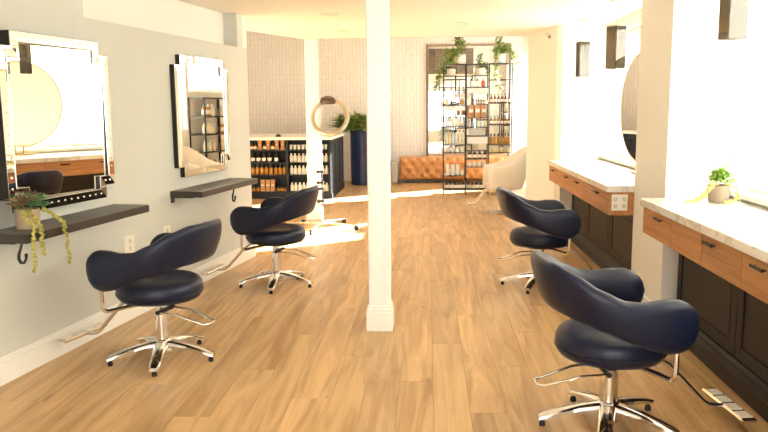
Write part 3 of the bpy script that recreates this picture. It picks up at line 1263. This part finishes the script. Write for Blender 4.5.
# ================================================================= PRODUCT DESK
DX0, DX1, DY0, DY1 = -3.75, -1.665, 12.66, 14.55
t = thing('product_desk', 'slate retail desk with product shelves and white top', 'desk', (0, 0, 0))
rows = [.125, .42, .632, .847]
MB().box(DX0, DX1, DY0 + .34, DY1, 0, 1.02).build('body', M_DESK, t)
MB().box(DX0, DX1, DY0, DY0 + .34, 0, .105).build('plinth', M_DESK, t)
for xa in (DX0, -2.44, DX1 - .035):
    MB().box(xa, xa + .035, DY0, DY0 + .34, .105, 1.02).build('upright', M_DESK, t)
for z_ in rows:
    for a, b in ((DX0 + .035, -2.44), (-2.405, DX1 - .035)):
        MB().box(a, b, DY0 + .004, DY0 + .34, z_ - .02, z_).build('shelf', M_DESK, t)
MB().rbox(DX0 - .02, DX1 + .03, DY0 - .02, DY1 + .02, 1.02, 1.065, .005).build('desktop', M_TRIM, t)
ny = 3
for i in range(ny):
    a = DY0 + .05 + i * (DY1 - DY0 - .1) / ny
    b = a + (DY1 - DY0 - .1) / ny
    d = MB()
    st = .07
    x0 = DX1
    d.rbox(x0, x0 + .014, a, a + st, .12, 1.0, .002).rbox(x0, x0 + .014, b - st, b, .12, 1.0, .002)
    d.rbox(x0, x0 + .014, a + st, b - st, .12, .12 + st, .002).rbox(x0, x0 + .014, a + st, b - st, 1.0 - st, 1.0, .002)
    dd = d.build('side_frame', M_DESK, t)
    MB().rbox(x0, x0 + .006, a + st + .02, b - st - .02, .12 + st + .02, 1.0 - st - .02, .002).build('panel', M_DESK, dd)
MB().box(DX1, DX1 + .02, DY0, DY1, 0, .1).build('side_plinth', M_DESK, t)


def dx(px):
    return -3.089 + (px - 249) * .01744


PY = DY0 + .09
kb = p_box('kraft_carton', .036, .03, .166, M_KRAFT, .28)
place(kb, [(dx(p_), PY, rows[3]) for p_ in (259.5, 268, 276.5, 282.5)], 'waisted kraft carton on the top shelf of the slate desk', 'carton', 'kraft cartons on the desk top shelf')
aj = p_bottle('amber_bottle', .03, .12, M_AMBER, M_CAPB, M_LABEL)
place(aj, [(dx(p_), PY + .01, rows[3]) for p_ in (245, 251, 254.6, 264, 272.3)], 'small amber bottle between kraft cartons on the desk top shelf', 'bottle', 'amber bottles on the desk top shelf')
db = p_bottle('dark_bottle', .036, .165, M_DARKB, M_CAPB, M_LABEL, .32)
place(db, [(dx(p_), PY, rows[2]) for p_ in (246.5, 252, 257.5, 263, 268.7, 275.5)], 'dark bottle with cream label on the second desk shelf', 'bottle', 'dark labelled bottles on the desk')
hb_ = p_bottle('honey_bottle', .036, .175, M_HONEY, M_CAPB, None, .36)
place(hb_, [(dx(p_), PY, rows[1]) for p_ in (251.4, 256, 260.6, 265.3, 270, 274.8, 279.2, 283.6)], 'honey coloured oil bottle with black cap on the third desk shelf', 'bottle', 'oil bottles on the third desk shelf')
hj = p_jar('honey_jar', .034, .075, M_HONEY, M_CAPB)
place(hj, [(dx(p_), PY, rows[0]) for p_ in (252, 256, 277, 280.5, 284)], 'low honey coloured jar on the bottom desk shelf', 'jar', 'honey jars on the bottom desk shelf')
kb2 = p_box('orange_carton', .038, .03, .20, M_KRAFT, .12)
place(kb2, [(dx(p_), PY, rows[0]) for p_ in (261.5, 266.4, 271.3)], 'tall orange kraft carton on the bottom desk shelf', 'carton', 'orange cartons on the bottom desk shelf')
gj = p_jar('clear_jar', .028, .085, M_STEEL, M_WHITE)
place(gj, [(dx(p_), PY, rows[3]) for p_ in (290.5, 294.5, 298.5, 302.5, 306.2, 318.5, 322.2, 325.8)], 'small grey jar on the desk shelf beside the kraft cartons', 'jar', 'grey jars on the desk')
wb = p_bottle('white_bottle', .032, .15, M_WHITE, M_PLATE, None, .25)
for z_, g in ((rows[2], 'second'), (rows[1], 'third'), (rows[0], 'bottom')):
    place(wb, [(dx(p_), PY, z_) for p_ in (290.8, 294.6, 298.6, 302.6, 306.4, 318.2, 322, 325.8)], 'small white bottle in the white row on the %s desk shelf' % g, 'bottle', 'white bottles on the %s desk shelf' % g)
# small things on the desk top
t = thing('desk_ornament', 'small dark domed ornament on the white desk top', 'ornament', (-2.62, 12.95, 1.066))
MB().lathe([(.05, 0), (.05, .01), (.04, .03), (.015, .045), (.006, .05)], 16).build('dome', M_BLACK, t, True)
MB().lathe([(.008, .05), (.008, .062)], 8).build('button', M_STEEL, t, True)

# ================================================================= ETAGERE
EY0, EY1 = 13.24, 13.58
EX = [.286, .682, 1.08, 1.478]
t = thing('etagere', 'tall black metal etagere with three bays of hair products', 'shelving', (0, 0, 0))
for xa in EX:
    for ya in (EY0, EY1):
        MB().rbox(xa - .009, xa + .009, ya - .009, ya + .009, 0, 2.31, .002).build('post', M_ETAG, t)
ez = [[2.30, 2.04, 1.84, 1.59, 1.212, .893, .756, .34, .09],
      [2.30, 1.905, 1.365, 1.205, 1.05, .64, .50, .09],
      [2.31, 2.03, 1.62, 1.24, .893, .756, .50, .09]]
for i, zs in enumerate(ez):
    a, b = EX[i] + .011, EX[i + 1] - .011
    for z_ in zs:
        thin = (i == 0 and z_ in (1.84,))
        if thin:
            MB().box(a, b, EY0 - .006, EY0 + .006, z_ - .006, z_ + .006).build('rail', M_ETAG, t)
        else:
            MB().rbox(a, b, EY0 - .008, EY1 + .008, z_ - .012, z_, .002).build('shelf', M_ETAG, t)
for f in (.35, .68):
    xa = EX[0] + (EX[1] - EX[0]) * f
    MB().box(xa - .006, xa + .006, EY0 - .005, EY0 + .005, 1.59, 2.04).build('grid_bar', M_ETAG, t)
for i, z0, z1 in ((1, 1.79, 1.885), (0, 1.495, 1.57), (1, .91, 1.03)):
    d = MB().rbox(EX[i] + .02, EX[i + 1] - .02, EY0 - .004, EY1 - .02, z0, z1, .003).build('drawer', M_WHITE, t)
EYP = EY0 + .07
G = 'etagere bottles'
ab = p_bottle('amber_bottle', .027, .155, M_AMBER, M_CAPB, M_LABEL, .38, True)
place(ab, rowpts(1.125, 1.44, 6, EYP, 1.62), 'amber pump bottle on the upper amber row of the etagere', 'bottle', 'amber pumps, upper row')
place(ab, rowpts(1.125, 1.44, 6, EYP, 1.24), 'amber pump bottle on the lower amber row of the etagere', 'bottle', 'amber pumps, lower row')
hp = p_bottle('oil_bottle', .028, .19, M_HONEY, M_DARKB, None, .34)
place(hp, rowpts(1.125, 1.44, 6, EYP, .893), 'golden oil bottle on the shelf below the amber rows', 'bottle', 'golden oil bottles')
yj = p_jar('yellow_jar', .029, .085, M_PASTEL_Y, M_WHITE)
place(yj, rowpts(1.125, 1.44, 6, EYP, .756), 'low yellow jar below the golden oil bottles', 'jar', 'yellow jars')
sw = p_bottle('serum_bottle', .032, .135, M_WHITE, M_CAPB, None, .3)
place(sw, [(.77, EYP, 1.905), (.88, EYP, 1.905)], 'white bottle with dark cap beside the red bottle', 'bottle', 'white bottles beside the red one')
sr = p_bottle('red_bottle', .035, .14, M_RED, M_WHITE, None, .3)
place(sr, [(.98, EYP, 1.905)], 'red bottle with white cap on the etagere', 'bottle', None)
kx = p_box('kraft_box', .047, .05, .225, M_KRAFT)
place(kx, rowpts(.76, .985, 3, EYP, 1.365), 'plain kraft box in the row of three on the etagere', 'carton', 'kraft boxes on the etagere')
for k, (mm, cc, nm) in enumerate(((M_WHITE, M_WHITE, 'white'), (M_PASTEL_B, M_WHITE, 'pale blue'), (M_PASTEL_G, M_WHITE, 'pale green'), (M_PASTEL_B, M_CAPB, 'black-capped pale blue'), (M_PASTEL_Y, M_RED, 'red-capped yellow'))):
    b_ = p_bottle('shampoo_bottle', .028, .125, mm, cc, None, .22)
    place(b_, [(.745 + k * .07, EYP, 1.205)], '%s bottle below the kraft boxes on the etagere' % nm, 'bottle', None)
for k in range(3):
    tw = thing('folded_towel', 'folded white towel in the stack below the small shampoo bottles', 'towel', (.88, EYP + .10, 1.0512 + k * .0425), 0, 'folded towels')
    MB().rbox(-.15, .15, -.12, .12, 0, .022, .009).build('lower_fold', M_WHITE, tw)
    MB().rbox(-.148, .15, -.118, .12, .0215, .041, .009).build('upper_fold', M_WHITE, tw)
d3 = p_bottle('dark_bottle', .034, .15, M_DARKB, M_CAPB, M_LABEL, .3, True)
place(d3, [(.75, EYP, .64), (.84, EYP, .64), (.93, EYP, .64), (1.02, EYP, .64)], 'dark pump bottle on the middle bay below the white drawer', 'bottle', 'dark pumps')
wj = p_jar('white_jar', .033, .085, M_WHITE, M_STEEL)
place(wj, rowpts(.75, 1.01, 4, EYP, .50), 'white jar with steel lid under the dark pump bottles', 'jar', 'white jars, middle bay')
place(wj, rowpts(.35, .62, 4, EYP, .756), 'white jar with steel lid under the tall pastel bottles', 'jar', 'white jars, first bay')
mm_ = [(M_WHITE, 'white'), (M_PASTEL_G, 'pale green'), (M_PASTEL_B, 'pale blue'), (M_PASTEL_P, 'pale pink'), (M_PASTEL_Y, 'butter yellow')]
for k in range(6):
    m_, nm = mm_[(k * 2) % 5]
    b_ = p_bottle('shampoo_bottle', .026, .175, m_, M_CAPB, None, .25)
    place(b_, [(.335 + k * .06, EYP, 1.212)], '%s black-capped bottle on the pastel row under the pale drawer' % nm, 'bottle', 'upper pastel row')
for k in range(6):
    m_, nm = mm_[(k * 3 + 1) % 5]
    b_ = p_bottle('conditioner_bottle', .027, .25, m_, M_CAPB, None, .18)
    place(b_, [(.335 + k * .06, EYP, .893)], 'tall %s bottle on the row above the white jars' % nm, 'bottle', 'tall pastel row')
wt = p_tube('cream_tube', .028, .20, M_WHITE, M_WHITE)
place(wt, [(.36, EYP, .34), (.455, EYP, .34), (.545, EYP, .34)], 'white cream tube on the lowest first-bay shelf', 'tube', 'white tubes')
wt2 = p_bottle('white_bottle', .03, .11, M_WHITE, M_WHITE, None, .3)
place(wt2, [(.405, EYP + .10, .34), (.625, EYP, .34), (.50, EYP + .10, .34)], 'short white bottle among the cream tubes', 'bottle', 'short white bottles')
gb = p_bottle('lime_bottle', .034, .13, M_PASTEL_Y, M_CAPB, None, .3)
place(gb, [(.345, EYP, 1.59)], 'lime yellow bottle above the pale drawer', 'bottle', None)
oj = p_jar('orange_jar', .045, .13, M_HONEY, M_WHITE)
place(oj, [(.61, EYP, 1.59)], 'orange jar with white lid above the pale drawer', 'jar', None)
bk_ = p_box('black_box', .07, .05, .05, M_BLACK)
place(bk_, [(.475, EYP, 1.59)], 'flat black box between lime bottle and orange jar', 'box', None)
cb_ = p_bottle('candle_bottle', .036, .17, M_DARKB, M_AMBER, M_LABEL, .3)
for (xa, xb), nm in (((.34, .64), 'below the cream tubes'), ((.73, 1.03), 'below the dark pump bottles'), ((1.125, 1.43), 'below the golden oil bottles')):
    place(cb_, rowpts(xa, xb, 5, EYP, .09), 'dark labelled bottle on the bottom etagere shelf ' + nm, 'bottle', 'bottom shelf bottles ' + nm)


# plants on the etagere
def hanging_plant(label, loc, arms, seed):
    random.seed(seed)
    t_ = thing('trailing_plant', label, 'plant', loc)
    MB().lathe([(.085, 0), (.10, .01), (.105, .16), (.10, .17), (.09, .165), (.088, .14)], 20).build('pot', M_POTW, t_, True)
    MB().lathe([(.088, .135), (.002, .14)], 16).build('soil', M_SOIL, t_)
    m_ = MB()
    st_ = MB()
    for (pts, dens, sz) in arms:
        P = [Vector(q) for q in pts]
        st_.tube(P, .004, 5)
        for i in range(len(P) - 1):
            for j in range(dens):
                p_ = P[i].lerp(P[i + 1], random.random()) + Vector((random.gauss(0, .03), random.gauss(0, .03), random.gauss(0, .025)))
                if p_.z < .09 and p_.y > -.30:
                    p_.y = -.30 - random.random() * .05
                d_ = Vector((random.uniform(-1, 1), random.uniform(-1.2, .3), random.uniform(-.5 if p_.z > .05 else -.8, .7)))
                m_.leaf(p_, d_, (0, 0, 1), sz * random.uniform(.7, 1.3), sz * .6)
    st_.build('stem', M_STEM, t_)
    m_.build('foliage', M_LEAF_FAR, t_)
    return t_


hanging_plant('trailing green plant in a pale pot over the pastel bottle bay of the etagere', (.575, 13.42, 2.3015), [
    ([(0, 0, .14), (-.05, -.05, .35), (-.04, -.05, .50)], 60, .07), ([(0, 0, .15), (.05, -.03, .33), (.0, 0, .45)], 40, .07), ([(0, 0, .14), (-.15, -.14, .24), (-.27, -.27, .12), (-.36, -.31, -.12), (-.38, -.31, -.33)], 48, .065),
    ([(0, 0, .15), (-.10, -.16, .2), (-.16, -.30, -.02)], 40, .06)], 3)
hanging_plant('trailing green plant in a pale pot over the amber bottle bay of the etagere', (1.27, 13.42, 2.3115), [
    ([(0, 0, .14), (-.02, -.05, .35), (.04, -.05, .50)], 60, .075), ([(0, 0, .15), (-.06, -.12, .26), (-.10, -.27, .13), (-.09, -.31, -.12), (-.06, -.31, -.42)], 34, .07), ([(0, 0, .15), (.10, -.06, .30), (.22, -.25, .13), (.26, -.31, -.12)], 40, .07),
    ([(0, 0, .14), (.13, -.08, .24), (.19, -.14, .13)], 40, .07)], 5)

# ================================================================= BACK MIRROR, BENCH, PLANTER
t = thing('back_mirror', 'tall wide mirror on the tiled wall behind the etagere', 'mirror', (0, BACK_Y, 0))
MX0, MX1, MZ0, MZ1 = -.03, 1.74, .42, 2.86
MB().box(MX0, MX1, -.022, 0, MZ0, MZ1).build('backing', M_BLACK, t)
MB().add([(MX0 + .03, -.0235, MZ0 + .03), (MX1 - .03, -.0235, MZ0 + .03), (MX1 - .03, -.0235, MZ1 - .03), (MX0 + .03, -.0235, MZ1 - .03)], [(0, 1, 2, 3)]).build('glass', M_MIRROR, t)
for (a, b, c, d) in ((MX0, MX0 + .05, MZ0, MZ1), (MX1 - .05, MX1, MZ0, MZ1), (MX0 + .05, MX1 - .05, MZ0, MZ0 + .05), (MX0 + .05, MX1 - .05, MZ1 - .05, MZ1)):
    MB().rbox(a, b, -.04, -.022, c, d, .004).build('frame', M_BEAM, t)

t = thing('tufted_bench', 'tan leather button-tufted bench along the tiled wall', 'bench', (0, 0, 0))
BX0, BX1, BF, BBK = -.58, 1.78, 15.30, 15.84
nx, nz = 150, 34
z0, z1 = .07, .545
vs, fs = [], []
su, sv = .20, .17
btn = []
for i in range(-1, 14):
    for j in range(4):
        bx = BX0 + .06 + i * su + (su / 2 if j % 2 else 0)
        bz = z0 + .055 + j * .125
        if BX0 + .03 < bx < BX1 - .03 and bz < z1 - .03:
            btn.append((bx, bz))
for j in range(nz + 1):
    for i in range(nx + 1):
        xx = BX0 + (BX1 - BX0) * i / nx
        zz = z0 + (z1 - z0) * j / nz
        a = (xx - BX0 - .06) / su
        b = (zz - z0 - .055) / .25
        c1 = abs(math.sin(PI * (a + b)))
        c2 = abs(math.sin(PI * (a - b)))
        d = .052 + .010 * (min(c1, c2) ** .5)
        r2 = min((xx - q_[0]) ** 2 + (zz - q_[1]) ** 2 for q_ in btn)
        d -= .060 * math.exp(-r2 / .0016)
        ed = min(1, min(xx - BX0, BX1 - xx) / .05) * min(1, min(zz - z0, z1 - zz) / .05)
        d = d * ed - .05 * (1 - ed) ** 2
        vs.append((xx, BF + .03 - d, zz))
for j in range(nz):
    for i in range(nx):
        k = j * (nx + 1) + i
        fs.append((k, k + 1, k + nx + 2, k + nx + 1))
MB().add(vs, fs).build('tufted_front', M_TAN, t, True, 70)
MB().rbox(BX0, BX1, BF + .03, BBK, z0, z1 - .01, .04).build('seat', M_TAN, t, True)
MB().box(BX0 + .03, BX1 - .03, BF + .05, BBK - .03, 0, z0).build('base', M_SHELF, t)
b0 = None
for bx, bz in btn:
    if b0 is None:
        b0 = MB().blob((0, 0, 0), .016, .012, .016, 8, 4).build('button', M_TAN, t, True)
        o_ = b0
    else:
        o_ = b0.copy()
        COL.objects.link(o_)
    o_.location = (bx, BF + .026, bz)

random.seed(21)
t = thing('tall_planter', 'tall cobalt blue planter with long green leaves behind the desk', 'plant', (-1.33, 15.1, 0))
MB().lathe([(.22, 0), (.24, .02), (.25, 1.02), (.26, 1.08), (.25, 1.10), (.235, 1.09), (.23, 1.02)], 28).build('pot', M_BLUE, t, True)
MB().lathe([(.23, 1.02), (.002, 1.03)], 20).build('soil', M_SOIL, t)
m = MB()
for i in range(330):
    a = random.uniform(0, 2 * PI)
    el = random.uniform(.05, 1.2)
    d = Vector((math.cos(a) * math.cos(el) - .75, math.sin(a) * math.cos(el) * .7, math.sin(el) * .75 + .1))
    p_ = Vector((random.uniform(-.42, .12), random.uniform(-.15, .15), 1.05 + random.uniform(0, .22)))
    m.leaf(p_, d, (0, 0, 1), random.uniform(.18, .36), random.uniform(.05, .085), .3)
m.build('foliage', M_LEAF_DESK, t)
t = thing('grey_pouf', 'small grey fabric pouf at the end of the tan bench', 'pouf', (-.74, 15.35, 0))
MB().lathe([(.10, 0), (.13, .02), (.14, .25), (.13, .42), (.10, .45), (.002, .455)], 24).build('cushion', M_GREYSTUFF, t, True)
MB().lathe([(.142, .24), (.145, .25), (.142, .26)], 24).build('piping', M_GREYSTUFF, t, True)

# ================================================================= RING LAMP
t = thing('ring_heater', 'rolling hair processor with champagne ring on a tall stand', 'hair processor', (-1.37, 9.45, 0))
MB().tube([(0, 0, .08), (0, 0, 1.22)], .015, 12).build('pole', M_WHITE, t, True)
MB().tube([(0, 0, .75), (0, 0, .30)], .021, 12).build('sleeve', M_CHROME, t, True)
for z_ in (.36, .52, .60, .74):
    MB().tube([(-.055, -.01, z_), (.035, -.01, z_ + .01)], .02, 10).build('knob', M_BLACK, t, True)
MB().tube([(0, 0, 1.20), (0, .05, 1.45), (.02, .08, 1.62), (.10, .06, 1.66)], .014, 10).build('arm', M_WHITE, t, True)
RC = Vector((.13, 0, 1.44))
for r_, dy, th in ((.235, .012, .016), (.205, -.012, .012), (.225, -.03, .010)):
    c = [(RC.x + r_ * math.cos(2 * PI * i / 48), RC.y + dy + .10 * math.sin(2 * PI * i / 48) * r_ / .23, RC.z + r_ * .93 * math.sin(2 * PI * i / 48)) for i in range(48)]
    MB().tube(c, th, 10, True).build('heater_ring', M_GOLDTUBE, t, True)
MB().lathe([(.01, 1.60), (.09, 1.605), (.105, 1.64), (.085, 1.685), (.03, 1.71), (.004, 1.712)], 20, .10, .06).build('motor_head', M_BROWNHEAD, t, True)
MB().lathe([(.04, .06), (.04, .10), (.02, .12)], 16).build('hub', M_STEEL, t, True)
for a in (D2R(-98), D2R(-15), D2R(60), D2R(130), D2R(178)):
    r_ = .48
    lg = MB().tube([(0, 0, .09), (r_ * math.cos(a), r_ * math.sin(a), .068)], [.014, .010], 8).build('leg', M_CHROME, t, True)
    MB().tube([(r_ * math.cos(a) - .014 * math.sin(a), r_ * math.sin(a) + .014 * math.cos(a), .033), (r_ * math.cos(a) + .014 * math.sin(a), r_ * math.sin(a) - .014 * math.cos(a), .033)], .033, 14).build('caster', M_RUB, lg, True)

# ================================================================= CREAM CHAIR
t = thing('cream_chair', 'cream leather shell chair on a round chrome base beside the etagere', 'chair', (1.12, 10.95, 0), PI + D2R(4))
top = [(0, .98), (.2, .965), (.36, .89), (.52, .79), (.70, .725), (.88, .70), (.97, .69), (.99, .67), (1, .62)]
bot = [(0, .37), (.3, .365), (.7, .36), (.95, .36), (.985, .38), (1, .43)]
shell(t, 'shell_back', M_CREAMLEATHER, .31, .29, .27, top, bot, [(0, .07), (.6, .08), (.9, .085), (.97, .06), (1, .012)], [(0, .22), (.4, .10), (.7, .03), (1, .0)], 44)
MB().lathe([(.002, .36), (.24, .362), (.262, .38), (.265, .44), (.25, .475), (.18, .49), (.002, .492)], 32).build('seat', M_CREAMLEATHER, t, True, 60)
MB().lathe([(.03, .02), (.03, .36)], 20).build('gas_column', M_CHROME, t, True)
MB().lathe([(.235, 0), (.24, .008), (.23, .016), (.08, .032), (.03, .04)], 36).build('base_disc', M_CHROME, t, True)
m = MB()
for sg in (-1, 1):
    m.tube([(.12, sg * .08, .36), (.26, sg * .08, .34), (.42, sg * .09, .15), (.52, sg * .09, .14)], .010, 8)
m.tube([(.52, -.19, .14), (.52, .19, .14)], .012, 8)
m.build('footrest', M_CHROME, t, True)
MB().tube([(-.02, .05, .30), (-.30, .06, .25), (-.30, -.06, .25), (-.02, -.05, .30)], .006, 8).build('pump_lever', M_CHROME, t, True)

# ================================================================= POTTED SUCCULENT AND COUNTER PLANT
random.seed(5)
SP = wl(.155, .145, .8885)
t = thing('succulent_pot', 'stone pot of succulents with trailing strands on the dark shelf', 'plant', SP, LROT)
MB().lathe([(.058, 0), (.064, .006), (.068, .09), (.068, .112), (.060, .112), (.058, .095)], 24).build('pot', M_POT, t, True)
MB().lathe([(.059, .095), (.002, .1)], 16).build('soil', M_SOIL, t)


def rosette(mb, c, r, n1, lays=3):
    for L_ in range(lays):
        for i in range(n1 - L_):
            a = 2 * PI * (i + .5 * L_) / (n1 - L_)
            el = .45 + .42 * L_
            d_ = (math.cos(a) * math.cos(el), math.sin(a) * math.cos(el), math.sin(el))
            mb.leaf(c, d_, (0, 0, 1), r * (1 - .18 * L_), r * .55, .35)


m = MB()
for c, r in (((.035, -.02, .125), .055), ((-.02, -.045, .115), .045), ((.06, .02, .13), .05), ((.01, .03, .14), .055), ((.055, -.05, .105), .042), ((.075, -.02, .15), .04), ((-.005, -.01, .155), .05)):
    rosette(m, (c[0] * 1.15, c[1] * 1.15, c[2] + .005), r * 1.5, 9)
m.build('green_rosettes', M_LEAF_SUC, t)
m = MB()
for c, r in (((-.055, -.02, .135), .065), ((.03, .0, .165), .05), ((-.075, .0, .12), .05)):
    rosette(m, c, r * 1.6, 8, 3)
m.build('red_rosettes', M_LEAF_TIP, t)
m = MB()
for st_ in ([(-.04, -.05, .11), (-.09, -.09, .10), (-.11, -.168, .03), (-.115, -.172, -.06), (-.11, -.172, -.13)],
            [(-.06, -.03, .11), (-.13, -.08, .09), (-.17, -.168, .03), (-.185, -.172, -.1), (-.19, -.172, -.21)],
            [(.05, -.06, .11), (.075, -.10, .08), (.085, -.168, .03), (.10, -.172, -.10), (.115, -.172, -.23)]):
    P = [Vector(q) for q in st_]
    for i in range(len(P) - 1):
        for j in range(16):
            f = j / 16
            p_ = P[i].lerp(P[i + 1], f)
            a = random.uniform(0, 2 * PI)
            m.blob((p_.x + .009 * math.cos(a), p_.y + .007 * math.sin(a), p_.z + random.uniform(-.003, .003)), .0095, .0095, .0085, 5, 3)
o = m.build('trailing_strands', M_LEAF_TRAIL, t, True)
o['kind'] = 'stuff'

random.seed(9)
t = thing('potted_plant', 'speckled pot with bright green plant and golden sprays on the marble', 'plant', (1.90, 4.93, .9212))
MB().lathe([(.052, 0), (.060, .006), (.070, .07), (.072, .112), (.066, .114), (.062, .095)], 24).build('pot', M_POTP, t, True)
MB().lathe([(.062, .095), (.002, .1)], 16).build('soil', M_SOIL, t)
m = MB()
for i in range(420):
    a = random.uniform(0, 2 * PI)
    el = random.uniform(.05, 1.5)
    d_ = Vector((math.cos(a) * math.cos(el), math.sin(a) * math.cos(el), math.sin(el)))
    p_ = Vector((.01, 0, .125)) + d_ * random.uniform(.03, .085)
    m.leaf(p_, d_ + Vector((random.gauss(0, .4), random.gauss(0, .4), random.gauss(0, .3))), (0, 0, 1), random.uniform(.022, .036), random.uniform(.014, .022), .3)
m.build('foliage', M_LEAF_BRIGHT, t)
m = MB()
st_ = MB()
for P in ([(-.03, -.03, .12), (-.07, -.07, .13), (-.11, -.09, .07), (-.17, -.10, .025), (-.25, -.11, .014)],
          [(-.03, -.03, .11), (-.08, -.07, .11), (-.12, -.09, .05), (-.19, -.09, .016)],
          [(.04, -.03, .12), (.085, -.06, .10), (.09, -.085, .04), (.05, -.11, .013), (-.02, -.13, .012)],
          [(.02, 0, .2), (.06, .0, .26), (.085, .01, .32)]):
    P = [Vector(q) for q in P]
    st_.tube(P, .002, 5)
    top_ = P[-1].z > .25
    for i in range(len(P) - 1):
        for j in range(9 if top_ else 22):
            p_ = P[i].lerp(P[i + 1], random.random())
            s_ = random.uniform(.005, .008)
            m.blob((p_.x + random.gauss(0, .008), p_.y + random.gauss(0, .008), max(s_, p_.z + random.gauss(0, .006))), s_, s_, s_, 5, 3)
st_.build('stem', M_STEM, t)
o = m.build('golden_sprays', M_LEAF_GOLD, t, True)
o['kind'] = 'stuff'

# ================================================================= DISPLAY RACK BY THE HIGH WINDOW
t = thing('display_rack', 'dark open rack of hair products standing under the high window', 'shelving', (0, 0, 0))
RX0, RX1, RY0, RY1 = 1.86, 2.185, 12.34, 13.28
for xa in (RX0, RX1):
    for ya in (RY0, (RY0 + RY1) / 2, RY1):
        MB().rbox(xa - .012, xa + .012, ya - .012, ya + .012, 0, 1.77, .002).build('post', M_BLACK, t)
rzs = [.12, .45, .78, 1.10, 1.42, 1.755]
for z_ in rzs:
    MB().rbox(RX0 - .012, RX1 + .012, RY0 - .012, RY1 + .012, z_ - .015, z_ + .012, .002).build('shelf', M_SHELF, t)
random.seed(31)
tints = [(M_WHITE, 'white'), (M_PASTEL_Y, 'butter yellow'), (M_PASTEL_B, 'pale blue'), (M_HONEY, 'honey brown'), (M_PASTEL_G, 'pale green')]
rows_n = ['bottom', 'second', 'third', 'fourth', 'fifth']
protos = {}
for k, z_ in enumerate(rzs[:-1]):
    for q in range(7):
        ya = RY0 + .075 + q * (RY1 - RY0 - .15) / 6
        if q == 3:
            continue
        m_, nm = tints[(k * 2 + q // 2) % 5]
        if nm not in protos:
            protos[nm] = p_bottle('rack_bottle', .045, .20, m_, M_WHITE, M_LABEL, .24)
        place(protos[nm], [(RX0 + .06, ya, z_ + .0125)], '%s bottle on the %s shelf of the rack under the high window' % (nm, rows_n[k]), 'bottle', 'rack bottles on the %s shelf' % rows_n[k])
